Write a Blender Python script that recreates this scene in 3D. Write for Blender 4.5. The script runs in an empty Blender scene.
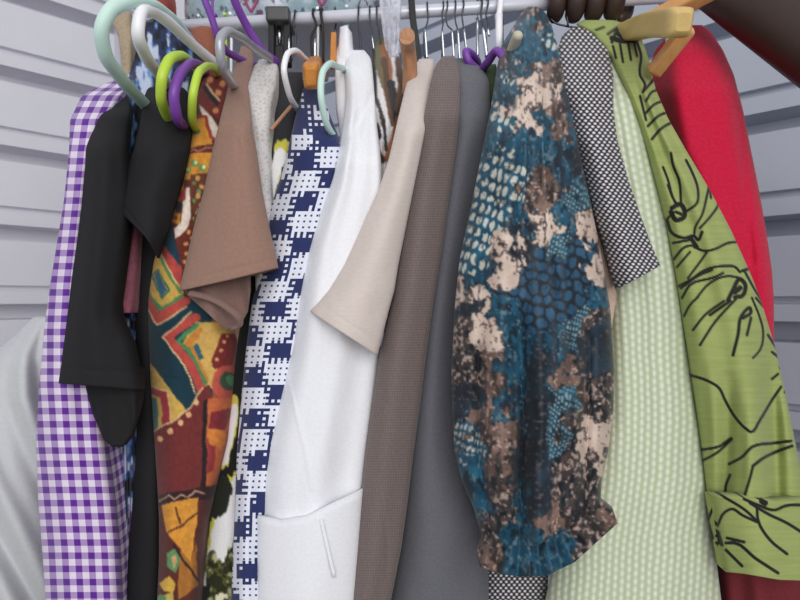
import bpy, math, random
import numpy as np
from mathutils import Vector, Matrix

random.seed(4)
RNG = np.random.default_rng(7)
COL = bpy.context.scene.collection
F = 600.0            # focal length in pixels of an 800 px wide frame
CX, CY, CZ = 400.0, 300.0, 1.35
PI = math.pi


def P(px, py, d):
    """the point of the place seen at a pixel, at a depth in metres"""
    return Vector(((px - CX) / F * d, d, CZ + (CY - py) / F * d))


def lin(c):
    c = np.asarray(c, dtype=float) / 255.0
    return np.where(c <= 0.04045, c / 12.92, ((c + 0.055) / 1.055) ** 2.4)


def L4(c):
    r = lin(c)
    return (float(r[0]), float(r[1]), float(r[2]), 1.0)


# ------------------------------------------------------------------ noise
def vnoise(x, y, seed=0):
    xi, yi = np.floor(x).astype(np.int64), np.floor(y).astype(np.int64)
    fx, fy = x - xi, y - yi
    fx, fy = fx * fx * (3 - 2 * fx), fy * fy * (3 - 2 * fy)

    def h(a, b):
        n = (a * 374761393 + b * 668265263 + seed * 1442695041) & 0x7fffffff
        n = ((n ^ (n >> 13)) * 1274126177) & 0x7fffffff
        n = (n ^ (n >> 16)) & 0xffff
        return n / 65535.0
    return (h(xi, yi) * (1 - fx) + h(xi + 1, yi) * fx) * (1 - fy) + (h(xi, yi + 1) * (1 - fx) + h(xi + 1, yi + 1) * fx) * fy


def fbm(x, y, seed=0, o=3):
    s, a, t = 0, 0.5, 0
    for k in range(o):
        s = s + a * vnoise(x * 2 ** k, y * 2 ** k, seed + k * 17)
        t += a
        a *= 0.5
    return s / t


# ------------------------------------------------------------------ materials
class NT:
    def __init__(self, name, rough=0.85, sheen=0.15):
        self.m = bpy.data.materials.new(name)
        self.m.use_nodes = True
        self.t = self.m.node_tree
        self.b = self.t.nodes['Principled BSDF']
        self.b.inputs['Roughness'].default_value = rough
        if sheen:
            self.b.inputs['Sheen Weight'].default_value = sheen
            self.b.inputs['Sheen Roughness'].default_value = 0.5
            self.b.inputs['Specular IOR Level'].default_value = 0.2
        self._uv = None

    def n(self, typ, **kw):
        nd = self.t.nodes.new(typ)
        for k, v in kw.items():
            setattr(nd, k, v)
        return nd

    def put(self, sock, v):
        if isinstance(v, bpy.types.NodeSocket):
            self.t.links.new(v, sock)
        else:
            sock.default_value = v

    def math(self, op, a, b=None, c=None):
        nd = self.n('ShaderNodeMath', operation=op)
        self.put(nd.inputs[0], a)
        if b is not None:
            self.put(nd.inputs[1], b)
        if c is not None:
            self.put(nd.inputs[2], c)
        return nd.outputs[0]

    def uv(self):
        if self._uv is None:
            u = self.n('ShaderNodeUVMap', uv_map='UVMap')
            s = self.n('ShaderNodeSeparateXYZ')
            self.t.links.new(u.outputs[0], s.inputs[0])
            self._uv = (u.outputs[0], s.outputs[0], s.outputs[1])
        return self._uv

    def mix(self, f, a, b):
        nd = self.n('ShaderNodeMix', data_type='RGBA')
        self.put(nd.inputs[0], f)
        self.put(nd.inputs[6], a)
        self.put(nd.inputs[7], b)
        return nd.outputs[2]

    def noise(self, scale, vec=None, detail=3.0, rough=0.6, out=0):
        nd = self.n('ShaderNodeTexNoise')
        nd.inputs['Scale'].default_value = scale
        nd.inputs['Detail'].default_value = detail
        nd.inputs['Roughness'].default_value = rough
        if vec is not None:
            self.t.links.new(vec, nd.inputs['Vector'])
        return nd.outputs[out]

    def scaled(self, sx, sy):
        mp = self.n('ShaderNodeMapping')
        mp.inputs['Scale'].default_value = (sx, sy, 1)
        self.t.links.new(self.uv()[0], mp.inputs[0])
        return mp.outputs[0]

    def ramp(self, f, lo, hi):
        nd = self.n('ShaderNodeMapRange')
        self.put(nd.inputs[0], f)
        nd.inputs[1].default_value = lo
        nd.inputs[2].default_value = hi
        return nd.outputs[0]

    def color(self, v):
        self.put(self.b.inputs['Base Color'], v)

    def bump(self, h, strength=0.3, dist=0.001):
        nd = self.n('ShaderNodeBump')
        nd.inputs['Strength'].default_value = strength
        nd.inputs['Distance'].default_value = dist
        self.t.links.new(h, nd.inputs['Height'])
        self.t.links.new(nd.outputs[0], self.b.inputs['Normal'])


def weave_bump(t, scale=55.0, s=0.35, dist=0.0006):
    n = t.noise(scale, t.scaled(1, 1), 2.0)
    t.bump(n, s, dist)


def plain(name, c, var=0.06, rough=0.85, sx=30, sy=30, sheen=0.15):
    """woven cloth of one colour with a fine thread texture"""
    t = NT(name, rough, sheen)
    n = t.noise(1.0, t.scaled(sx, sy), 3.0)
    c = np.asarray(c, float)
    t.color(t.mix(t.ramp(n, 0.3, 0.7), L4(np.clip(c * (1 - var), 0, 255)), L4(np.clip(c * (1 + var), 0, 255))))
    weave_bump(t)
    return t.m


def painted(name, rough=0.8, var=0.1, sheen=0.12):
    """printed cloth: the print is the mesh's colour attribute, thread texture from nodes"""
    t = NT(name, rough, sheen)
    a = t.n('ShaderNodeAttribute', attribute_name='print')
    n = t.noise(1.0, t.scaled(45, 45), 2.0)
    hs = t.n('ShaderNodeHueSaturation')
    t.put(hs.inputs['Value'], t.math('MULTIPLY_ADD', n, 2 * var, 1 - var))
    t.t.links.new(a.outputs['Color'], hs.inputs['Color'])
    t.color(hs.outputs[0])
    weave_bump(t)
    return t.m


def solid(name, c, rough=0.4, metal=0.0, var=0.0, sss=0.0):
    t = NT(name, rough, 0)
    t.b.inputs['Metallic'].default_value = metal
    tc = t.n('ShaderNodeTexCoord')
    n = t.noise(60.0, tc.outputs['Object'], 2.0)
    c = np.asarray(c, float)
    t.color(t.mix(n, L4(np.clip(c * (1 - var), 0, 255)), L4(np.clip(c * (1 + var), 0, 255))))
    return t.m


def wood(name, c1, c2):
    t = NT(name, 0.38, 0)
    tc = t.n('ShaderNodeTexCoord')
    mp = t.n('ShaderNodeMapping')
    mp.inputs['Scale'].default_value = (60, 6, 60)
    t.t.links.new(tc.outputs['Object'], mp.inputs[0])
    n = t.noise(1.0, mp.outputs[0], 4.0)
    t.color(t.mix(t.ramp(n, 0.3, 0.7), L4(c1), L4(c2)))
    return t.m


def gingham():
    t = NT('purple_gingham_cotton')
    _, u, v = t.uv()
    per = 0.132
    hx = t.math('LESS_THAN', t.math('FRACT', t.math('DIVIDE', t.math('ADD', u, 20.0), per)), 0.5)
    hy = t.math('LESS_THAN', t.math('FRACT', t.math('DIVIDE', v, per)), 0.5)
    s = t.math('ADD', hx, hy)
    c = t.mix(t.math('GREATER_THAN', s, 0.5), L4((232, 222, 238)), L4((176, 146, 200)))
    c = t.mix(t.math('GREATER_THAN', s, 1.5), c, L4((96, 46, 146)))
    t.color(c)
    weave_bump(t)
    return t.m


def pixel_check():
    t = NT('navy_white_pixel_check_cotton')
    _, u, v = t.uv()
    cell = 0.030
    us, vs = t.math('DIVIDE', t.math('ADD', u, 20.0), cell), t.math('DIVIDE', v, cell)
    i, j = t.math('FLOOR', us), t.math('FLOOR', vs)
    d1 = t.math('SINE', t.math('MULTIPLY', t.math('ADD', i, t.math('MULTIPLY', j, 0.85)), 2 * PI / 15.0))
    d2 = t.math('SINE', t.math('MULTIPLY', t.math('SUBTRACT', t.math('MULTIPLY', i, 0.5), j), 2 * PI / 12.5))
    cv = t.n('ShaderNodeCombineXYZ')
    t.t.links.new(i, cv.inputs[0])
    t.t.links.new(j, cv.inputs[1])
    d = t.math('ADD', t.math('ADD', d1, d2), t.math('MULTIPLY_ADD', t.noise(0.12, cv.outputs[0], 3.0), 2.6, -1.35))
    d = t.math('ADD', d, t.ramp(v, 1.75, 1.25))
    ei = t.math('LESS_THAN', t.math('MODULO', i, 2.0), 0.5)
    ej = t.math('LESS_THAN', t.math('MODULO', j, 2.0), 0.5)
    both = t.math('MULTIPLY', ei, ej)
    one = t.math('SUBTRACT', t.math('ADD', ei, ej), t.math('MULTIPLY', both, 2.0))
    k = t.math('ADD', t.math('MULTIPLY', both, 1.3), t.math('MULTIPLY', one, 1.0))
    val = t.math('ADD', d, k)
    fu, fv = t.math('ABSOLUTE', t.math('SUBTRACT', t.math('FRACT', us), 0.5)), t.math('ABSOLUTE', t.math('SUBTRACT', t.math('FRACT', vs), 0.5))
    navy = t.math('GREATER_THAN', val, 1.0)
    small = t.math('MULTIPLY', both, t.math('LESS_THAN', t.math('MAXIMUM', fu, fv), 0.34))
    f = t.math('MAXIMUM', navy, small)
    t.color(t.mix(f, L4((228, 230, 242)), L4((44, 52, 98))))
    weave_bump(t)
    return t.m


def dots():
    t = NT('black_white_dotted_jacquard', 0.6)
    _, u, v = t.uv()
    px, py = 0.054, 0.031
    vs = t.math('DIVIDE', v, py)
    row = t.math('MODULO', t.math('FLOOR', vs), 2.0)
    us = t.math('ADD', t.math('DIVIDE', t.math('ADD', u, 20.0), px), t.math('MULTIPLY', row, 0.5))
    fx = t.math('SUBTRACT', t.math('FRACT', us), 0.5)
    fy = t.math('MULTIPLY', t.math('SUBTRACT', t.math('FRACT', vs), 0.5), 0.62)
    r = t.math('SQRT', t.math('ADD', t.math('MULTIPLY', fx, fx), t.math('MULTIPLY', fy, fy)))
    f = t.ramp(r, 0.36, 0.12)
    t.color(t.mix(f, L4((44, 39, 45)), L4((226, 221, 226))))
    t.bump(f, 0.5, 0.001)
    return t.m


def knit():
    t = NT('pale_green_bobble_knit', 0.9, 0.3)
    _, u, v = t.uv()
    w = t.noise(2.2, t.scaled(1, 1), 2.0)
    px, py = 0.068, 0.082
    us0 = t.math('DIVIDE', t.math('ADD', u, 20.0), px)
    us0 = t.math('ADD', us0, t.math('MULTIPLY', w, 0.5))
    col = t.math('MODULO', t.math('FLOOR', us0), 2.0)
    vs = t.math('ADD', t.math('DIVIDE', v, py), t.math('MULTIPLY', col, 0.5))
    fx = t.math('SUBTRACT', t.math('FRACT', us0), 0.5)
    fy = t.math('MULTIPLY', t.math('SUBTRACT', t.math('FRACT', vs), 0.5), 0.8)
    fx = t.math('MULTIPLY', fx, 1.25)
    r = t.math('SQRT', t.math('ADD', t.math('MULTIPLY', fx, fx), t.math('MULTIPLY', fy, fy)))
    f = t.ramp(r, 0.55, 0.05)
    fine = t.noise(60, t.scaled(1, 1), 2.0)
    c = t.mix(f, L4((178, 190, 150)), L4((240, 242, 230)))
    c = t.mix(t.math('MULTIPLY', fine, 0.5), c, L4((214, 222, 196)))
    t.color(c)
    t.bump(f, 0.6, 0.0015)
    return t.m


def tweed(name, c1, c2, sc, contrast=0.5):
    t = NT(name)
    _, u, v = t.uv()
    a = t.math('SINE', t.math('MULTIPLY', t.math('ADD', u, t.math('MULTIPLY', v, 0.9)), 2 * PI / sc))
    b = t.math('SINE', t.math('MULTIPLY', t.math('SUBTRACT', u, t.math('MULTIPLY', v, 0.9)), 2 * PI / sc))
    f = t.math('MULTIPLY_ADD', t.math('MULTIPLY', a, b), contrast * 0.5, 0.5)
    n = t.noise(1.0, t.scaled(38, 30), 3.0)
    f = t.math('ADD', t.math('MULTIPLY', f, 0.55), t.math('MULTIPLY', n, 0.45))
    t.color(t.mix(f, L4(c1), L4(c2)))
    t.bump(f, 0.25, 0.0006)
    return t.m


def lace():
    t = NT('silver_grey_lace', 0.75)
    vo = t.n('ShaderNodeTexVoronoi', feature='DISTANCE_TO_EDGE')
    vo.inputs['Scale'].default_value = 24
    t.t.links.new(t.uv()[0], vo.inputs['Vector'])
    f = t.ramp(vo.outputs[0], 0.0, 0.25)
    t.color(t.mix(f, L4((224, 220, 218)), L4((200, 195, 192))))
    t.bump(f, -0.4, 0.001)
    return t.m


def wall_mat(name, c):
    t = NT(name, 0.45, 0)
    tc = t.n('ShaderNodeTexCoord')
    n = t.noise(3.0, tc.outputs['Object'], 4.0)
    c = np.asarray(c, float)
    t.color(t.mix(n, L4(c * 0.95), L4(np.clip(c * 1.04, 0, 255))))
    t.b.inputs['Metallic'].default_value = 0.0
    return t.m


def concrete():
    t = NT('grey_concrete', 0.9, 0)
    tc = t.n('ShaderNodeTexCoord')
    n = t.noise(6.0, tc.outputs['Object'], 6.0)
    t.color(t.mix(n, L4((92, 90, 88)), L4((130, 128, 124))))
    return t.m


def film(name, c, alpha):
    t = NT(name, 0.25, 0)
    tc = t.n('ShaderNodeTexCoord')
    n = t.noise(22.0, tc.outputs['Object'], 4.0)
    t.color(L4(c))
    if alpha < 1:
        t.b.inputs['Alpha'].default_value = alpha
        t.put(t.b.inputs['Alpha'], t.math('MULTIPLY_ADD', t.ramp(n, 0.35, 0.65), 0.5, alpha - 0.25))
    else:
        m = t.noise(55.0, tc.outputs['Object'], 2.0)
        cc = t.mix(t.ramp(n, 0.42, 0.6), L4(c), L4((196, 204, 212)))
        cc = t.mix(t.ramp(m, 0.58, 0.66), cc, L4((120, 92, 116)))
        t.color(t.mix(t.ramp(m, 0.42, 0.34), cc, L4((92, 108, 116))))
    t.bump(n, 0.8, 0.004)
    return t.m


MAT = dict(
    gingham=gingham(), pixel=pixel_check(), dots=dots(), knit=knit(), lace=lace(),
    black=plain('black_jersey', (17, 16, 20), 0.1, sheen=0.0), black2=plain('black_rib_knit', (12, 12, 15), 0.2, sx=60, sy=4, sheen=0.0),
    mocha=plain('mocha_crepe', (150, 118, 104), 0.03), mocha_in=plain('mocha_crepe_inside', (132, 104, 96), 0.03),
    white=plain('white_cotton', (238, 238, 243), 0.015), linen=plain('beige_linen', (212, 199, 192), 0.02, sx=16, sy=40),
    tweed=tweed('brown_grey_tweed', (80, 69, 68), (140, 125, 121), 0.047, 0.8), suit=tweed('grey_suiting', (76, 76, 82), (124, 124, 132), 0.034, 0.5),
    red=plain('red_wool_knit', (204, 28, 64), 0.06, sheen=0.1), pink=plain('dusty_pink_cloth', (150, 88, 104), 0.1, sx=14, sy=14),
    palepink=plain('pale_pink_lining', (206, 178, 162), 0.04), tan=plain('tan_cloth', (168, 150, 126), 0.06),
    terra=plain('terracotta_cloth', (150, 92, 74), 0.06), dgreen=plain('dark_green_cloth', (62, 82, 52), 0.1),
    printed=painted('printed_cotton'), satin=painted('printed_satin', 0.45), greenlin=painted('green_linen_print', 0.8, 0.05),
    whitesack=plain('white_sheeting', (206, 208, 210), 0.02, rough=0.6),
    copper=plain('bronze_satin', (176, 128, 96), 0.15, rough=0.35, sx=6, sy=1),
    mint=solid('mint_plastic', (204, 234, 224), 0.5), wplast=solid('white_plastic', (250, 249, 253), 0.35),
    lime=solid('lime_plastic', (192, 222, 72), 0.4), purple=solid('purple_plastic', (124, 68, 166), 0.4),
    silver=solid('silver_plastic', (176, 176, 184), 0.3, 0.3), blackp=solid('black_plastic', (22, 22, 25), 0.6),
    greyp=solid('charcoal_plastic', (74, 74, 74), 0.4), chrome=solid('chrome', (205, 208, 215), 0.18, 1.0),
    steel=solid('painted_steel', (214, 215, 226), 0.3, 0.15), wire=solid('dark_wire', (70, 74, 80), 0.3, 0.8),
    woodp=wood('pale_wood', (222, 192, 126), (204, 172, 106)), woodo=wood('orange_wood', (214, 142, 62), (190, 116, 44)),
    woodm=wood('amber_wood', (218, 164, 106), (200, 140, 84)), cream=solid('cream_plastic', (196, 190, 170), 0.5),
    film=film('clear_plastic_film', (226, 226, 238), 0.45), bag=film('teal_plastic_bag', (150, 172, 180), 1.0),
    magenta=solid('magenta_cord', (150, 60, 110), 0.5), maroon=plain('maroon_cloth', (110, 52, 56), 0.1),
    redc=plain('brick_red_cloth', (176, 74, 62), 0.1),
    shadered=plain('shaded_red_cloth', (112, 30, 38), 0.08, sheen=0.0),  # red with the shade below the cuff mixed into the colour
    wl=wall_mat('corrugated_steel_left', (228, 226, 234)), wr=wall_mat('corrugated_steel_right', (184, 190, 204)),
    floor=concrete(),
)
SKIN = NT('dark_brown_skin', 0.5, 0)
_tc = SKIN.n('ShaderNodeTexCoord')
SKIN.color(SKIN.mix(SKIN.noise(40.0, _tc.outputs['Object'], 3.0), L4((47, 32, 28)), L4((63, 43, 37))))
MAT['skin'] = SKIN.m


# ------------------------------------------------------------------ objects
def tag(o, label, cat, group=None, kind=None):
    if label:
        o['label'] = label
    if cat:
        o['category'] = cat
    if group:
        o['group'] = group
    if kind:
        o['kind'] = kind
    return o


def thing(name, loc, label, cat, group=None):
    o = bpy.data.objects.new(name, None)
    o.empty_display_size = 0.02
    o.location = loc
    COL.objects.link(o)
    return tag(o, label, cat, group)


def link(name, verts, faces, mat, parent=None, uvs=None, paint=None, flat=(), mods=()):
    me = bpy.data.meshes.new(name)
    me.from_pydata([tuple(v) for v in verts], [], faces)
    me.polygons.foreach_set('use_smooth', [True] * len(me.polygons))
    for k in flat:
        me.polygons[k].use_smooth = False
    if uvs is not None:
        lay = me.uv_layers.new(name='UVMap')
        idx = np.empty(len(me.loops), dtype=np.int32)
        me.loops.foreach_get('vertex_index', idx)
        lay.data.foreach_set('uv', np.asarray(uvs, dtype=np.float32)[idx].ravel())
    if paint is not None:
        at = me.color_attributes.new('print', 'FLOAT_COLOR', 'POINT')
        c = np.ones((len(verts), 4), dtype=np.float32)
        c[:, :3] = lin(paint)
        at.data.foreach_set('color', c.ravel())
    me.materials.append(mat)
    o = bpy.data.objects.new(name, me)
    COL.objects.link(o)
    if parent is not None:
        o.parent = parent
        p = parent
        m = Matrix.Identity(4)
        while p is not None:
            m = Matrix.Translation(p.location) @ m if p.parent is None else m
            p = p.parent
        o.matrix_parent_inverse = m.inverted()
    return o


def smooth1(y, v, w):
    k = max(3, int(w) | 1)
    ker = np.hanning(k + 2)[1:-1]
    ker /= ker.sum()
    pad = k // 2
    vv = np.concatenate([2 * v[0] - v[pad:0:-1], v, 2 * v[-1] - v[-2:-pad - 2:-1]])
    return np.convolve(vv, ker, 'valid')


def polyseg(X, Y, pts):
    """distance of every point to a polyline"""
    best = np.full(X.shape, 1e9)
    for (x0, y0), (x1, y1) in zip(pts[:-1], pts[1:]):
        dx, dy = x1 - x0, y1 - y0
        t = np.clip(((X - x0) * dx + (Y - y0) * dy) / (dx * dx + dy * dy + 1e-9), 0, 1)
        best = np.minimum(best, np.hypot(X - x0 - t * dx, Y - y0 - t * dy))
    return best


def inpoly(X, Y, pts):
    r = np.zeros(X.shape, bool)
    n = len(pts)
    for k in range(n):
        x0, y0 = pts[k]
        x1, y1 = pts[(k + 1) % n]
        if y0 == y1:
            continue
        c = ((y0 > Y) != (y1 > Y)) & (X < (x1 - x0) * (Y - y0) / (y1 - y0) + x0)
        r ^= c
    return r


def loft(name, rows, dep, mat, parent=None, tube=None, rail=0.85, sa=0.0, th=0.013, bul=1.0, step=2.5, folds=(), paint=None,
         ybot=None, ytop=None, extend=0, creases=(), sm=15, thick=0.0016, seed=None, wob=0.0016):
    """a hanging piece of cloth: its front runs between two outlines, bulges towards the room and its sides run back
    past the rail (a body) or close behind it (tube = depth of a sleeve, open at the hem)"""
    rows = sorted(rows)
    if extend:
        y, a, b = rows[-1]
        rows = rows + [(y + extend, a + (a - CX) * 0.02, b + (b - CX) * 0.02)]
    Y = np.array([r[0] for r in rows], float)
    yy = np.arange(Y[0], Y[-1] + 1e-6, 1.0)
    xl = smooth1(yy, np.interp(yy, Y, [r[1] for r in rows]), min(sm, len(yy) // 2))
    xr = smooth1(yy, np.interp(yy, Y, [r[2] for r in rows]), min(sm, len(yy) // 2))
    dk = sorted(dep)
    dd = smooth1(yy, np.interp(yy, [k[0] for k in dk], [k[1] for k in dk]), min(21, len(yy) // 2))
    arc = np.concatenate([[0], np.cumsum(np.hypot(1.0, np.diff((xl + xr) / 2)))]) + Y[0]
    wmax = float(np.max(xr - xl))
    na = int(max(14, min(160, wmax / step * 1.25)))
    nr = int(max(12, min(520, (Y[-1] - Y[0]) / step)))
    th_a = np.linspace(-PI / 2, PI / 2, na)
    a = 0.35 * np.sin(th_a) + 0.65 * (2 * th_a / PI)
    front = na
    if tube is None:
        q = np.array([0.04, 0.1, 0.18, 0.28, 0.4, 0.55, 0.7, 0.85, 0.95, 1.0])
        nb = len(q)
    else:
        nb = int(max(10, na * 0.5))
    A = np.tile(a, (nr, 1))
    T = np.linspace(0, 1, nr)[:, None]
    yt = np.full(na, Y[0]) if ytop is None else np.array([ytop(v) for v in a])
    yb = np.full(na, Y[-1]) if ybot is None else np.array([ybot(v) for v in a])
    YP = yt[None, :] + T * (yb - yt)[None, :]
    XL, XR, DN, AR = (np.interp(YP, yy, k) for k in (xl, xr, dd, arc))
    HW, XC = (XR - XL) / 2, (XR + XL) / 2
    XP = XC + HW * A
    hw_m = HW * DN / F
    Bd = np.minimum(hw_m * bul, 0.05) if tube is None else np.full_like(hw_m, tube / 2) * np.clip(hw_m / (0.6 * wmax / 2 * 0.65 / F), 0.25, 1)
    D = DN + Bd * (1 - np.sqrt(np.clip(1 - A * A, 0, 1)))
    rs = np.random.default_rng(abs(hash(name)) % 1000 if seed is None else seed)
    edge = np.clip(1 - A ** 4, 0, 1)
    for (amp, fr, ph, lean) in folds:
        D = D + amp * np.sin(2 * PI * (fr * (A + 1) / 2 + ph + lean * YP / 600)) * edge * np.clip((YP - Y[0]) / 90, 0, 1)
    if wob:
        D = D + wob * (fbm(XP / 26.0, YP / 55.0, (seed or 3)) - 0.5) * 2 * edge
    for (pts, w, dz) in creases:
        D = D + dz * np.exp(-(polyseg(XP, YP, pts) / w) ** 2) * (np.clip((YP - pts[0][1]) / 110, 0, 1) ** 0.8 if w > 6.5 and dz < 0.03 else 1)
    fx, fz = (XP - CX) / F * D, CZ + (CY - YP) / F * D
    FV = np.stack([fx, D, fz], -1)
    UF = np.stack([(XP - XC) / 100.0, AR / 100.0], -1)
    PF = np.stack([XP, YP], -1)
    if tube is None:
        eR, eL = FV[:, -1], FV[:, 0]
        dn0 = DN[:, na // 2]
        back = np.maximum(2 * rail - dn0, dn0 + 0.05)
        zr = FV[:, na // 2, 2]
        above = np.clip((zr - (rail_at(float(XC[0, na // 2])).z - 0.022)) / 0.006, 0, 1)
        back = back * (1 - above) + np.minimum(back, np.maximum(rail_at(float(XC[0, na // 2])).y - 0.013, dn0 + 0.012)) * above
        Xs = (XC[:, na // 2] + sa * HW[:, na // 2] - CX) / F * dn0
        w0 = np.minimum(th, hw_m[:, na // 2] * 1.2)
        zc = np.interp(np.clip(q, 0, 1), [0, 1], [0, 1])
        sides = []
        for sgn, e in ((1, eR), (-1, eL)):
            pts = []
            for k in q:
                s = min(1.0, k / 0.45)
                s = s * s * (3 - 2 * s)
                wv = w0 * (1.0 if k < 0.9 else 0.55)
                x = e[:, 0] * (1 - s) + (Xs + sgn * wv / 2) * s
                y = e[:, 1] + (back - e[:, 1]) * k
                pts.append(np.stack([x, y, e[:, 2]], -1))
            sides.append(np.stack(pts, 1))
        R, Lf = sides[0], sides[1][:, ::-1]
        V = np.concatenate([FV, R, Lf], 1)
        dR = np.cumsum(np.linalg.norm(np.diff(np.concatenate([FV[:, -1:], R], 1), axis=1), axis=2), axis=1) * F / 0.66
        dL = np.cumsum(np.linalg.norm(np.diff(np.concatenate([FV[:, :1], sides[1]], 1), axis=1), axis=2), axis=1) * F / 0.66
        uR = np.stack([UF[:, -1:, 0] + dR / 100, np.repeat(UF[:, -1:, 1], nb, 1)], -1)
        uL = np.stack([UF[:, :1, 0] - dL / 100, np.repeat(UF[:, :1, 1], nb, 1)], -1)[:, ::-1]
        U = np.concatenate([UF, uR, uL], 1)
        pR = np.stack([PF[:, -1:, 0] + dR, np.repeat(PF[:, -1:, 1], nb, 1)], -1)
        pL = np.stack([PF[:, :1, 0] - dL, np.repeat(PF[:, :1, 1], nb, 1)], -1)[:, ::-1]
        PP = np.concatenate([PF, pR, pL], 1)
    else:
        ph = np.linspace(PI / 2, 3 * PI / 2, nb + 2)[1:-1]
        sa_, ca_ = np.sin(ph), np.cos(ph)
        c = na // 2
        e0, e1 = FV[:, 0:1], FV[:, -1:]
        tmix = (1 - sa_)[None, :] / 2
        mid = e1 * (1 - tmix[..., None]) + e0 * tmix[..., None]
        BV = mid.copy()
        BV[..., 1] = BV[..., 1] + Bd[:, c:c + 1] * (-ca_)[None, :]
        V = np.concatenate([FV, BV], 1)
        uu = UF[:, -1:] * (1 - tmix[..., None]) + UF[:, 0:1] * tmix[..., None]
        U = np.concatenate([UF, uu], 1)
        pp = PF[:, -1:] * (1 - tmix[..., None]) + PF[:, 0:1] * tmix[..., None]
        PP = np.concatenate([PF, pp], 1)
    n = V.shape[1]
    idx = np.arange(nr * n).reshape(nr, n)
    i0, i1 = idx[:-1], idx[1:]
    quads = np.stack([i0, np.roll(i0, -1, 1), np.roll(i1, -1, 1), i1], -1).reshape(-1, 4)
    faces = [tuple(int(k) for k in f) for f in quads]
    nq = len(faces)
    flat = []
    faces.append(tuple(int(k) for k in idx[0][::-1]))
    flat.append(nq)
    if tube is None:
        faces.append(tuple(int(k) for k in idx[-1]))
        flat.append(nq + 1)
    V = V.reshape(-1, 3)
    U = U.reshape(-1, 2)
    PPf = PP.reshape(-1, 2)
    pc = paint(PPf[:, 0], PPf[:, 1]) if paint else None
    o = link(name, V, faces, mat, parent, U, pc, flat)
    if tube is not None:
        s = o.modifiers.new('cloth', 'SOLIDIFY')
        s.thickness = thick
        s.offset = -1
    return o


def strip(name, top, bot, mat, parent, d0, d1, thick=0.004, cyc=0, amp=0.0, nu=90, nv=24, paint=None, belly=0.0, uvs=1.0, phase=0.0, back=0.02):
    """a band of cloth between two edges, folded in waves, closed behind"""
    def res(pts):
        pts = np.array(pts, float)
        s = np.concatenate([[0], np.cumsum(np.hypot(*np.diff(pts, axis=0).T))])
        t = np.linspace(0, s[-1], nu)
        return np.stack([np.interp(t, s, pts[:, 0]), np.interp(t, s, pts[:, 1])], -1)
    a, b = res(top), res(bot)
    t = np.linspace(0, 1, nv)[:, None, None]
    Pp = a[None] * (1 - t) + b[None] * t
    u = np.linspace(-1, 1, nu)[None, :]
    tt = t[..., 0]
    D = d0 * (1 - tt) + d1 * tt + back * (1 - np.sqrt(np.clip(1 - u * u, 0, 1))) - belly * np.sin(PI * tt) + 0 * u
    D = D + amp * (0.35 + 0.65 * tt) * np.sin(2 * PI * cyc * (u + 1) / 2 + phase) * (1 - u ** 6)
    V1 = np.stack([(Pp[..., 0] - CX) / F * D, D, CZ + (CY - Pp[..., 1]) / F * D], -1)
    D2 = D + thick
    V2 = np.stack([V1[..., 0], D2, V1[..., 2]], -1)
    V = np.concatenate([V1.reshape(-1, 3), V2.reshape(-1, 3)])
    n = nu * nv
    g = np.arange(n).reshape(nv, nu)
    faces = []
    for off, fl in ((0, False), (n, True)):
        q = np.stack([g[:-1, :-1], g[:-1, 1:], g[1:, 1:], g[1:, :-1]], -1).reshape(-1, 4) + off
        faces += [tuple(int(k) for k in (f[::-1] if fl else f)) for f in q]
    ring = list(g[0]) + list(g[1:, -1]) + list(g[-1, -2::-1]) + list(g[-2:0:-1, 0])
    for k in range(len(ring)):
        i, j = int(ring[k]), int(ring[(k + 1) % len(ring)])
        faces.append((i, i + n, j + n, j))
    U = np.concatenate([Pp.reshape(-1, 2)] * 2) / 100 * uvs
    PPf = np.concatenate([Pp.reshape(-1, 2)] * 2)
    return link(name, V, faces, mat, parent, U, paint(PPf[:, 0], PPf[:, 1]) if paint else None)


def catmull(pts, per=10, closed=False):
    """a smooth curve through points that may lie at very different spacings"""
    pts = [np.array(p, float) for p in pts]
    n = len(pts)
    g = (lambda i: pts[i % n]) if closed else (lambda i: pts[min(max(i, 0), n - 1)])
    h = lambda i: max(float(np.linalg.norm(g(i + 1) - g(i))), 1e-6)

    def tan(i):
        if not closed and i == 0:
            return (pts[1] - pts[0]) / h(0)
        if not closed and i == n - 1:
            return (pts[-1] - pts[-2]) / h(n - 2)
        a, b = h(i - 1), h(i)
        return ((g(i) - g(i - 1)) / a * b + (g(i + 1) - g(i)) / b * a) / (a + b)
    out = []
    for k in range(n if closed else n - 1):
        p1, p2, L = g(k), g(k + 1), h(k)
        m1, m2 = tan(k) * L, tan((k + 1) % n if closed else k + 1) * L
        for q in range(per):
            t = q / per
            out.append(p1 * (2 * t ** 3 - 3 * t * t + 1) + m1 * (t ** 3 - 2 * t * t + t) + p2 * (3 * t * t - 2 * t ** 3) + m2 * (t ** 3 - t * t))
    if not closed:
        out.append(pts[-1])
    return out


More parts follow.
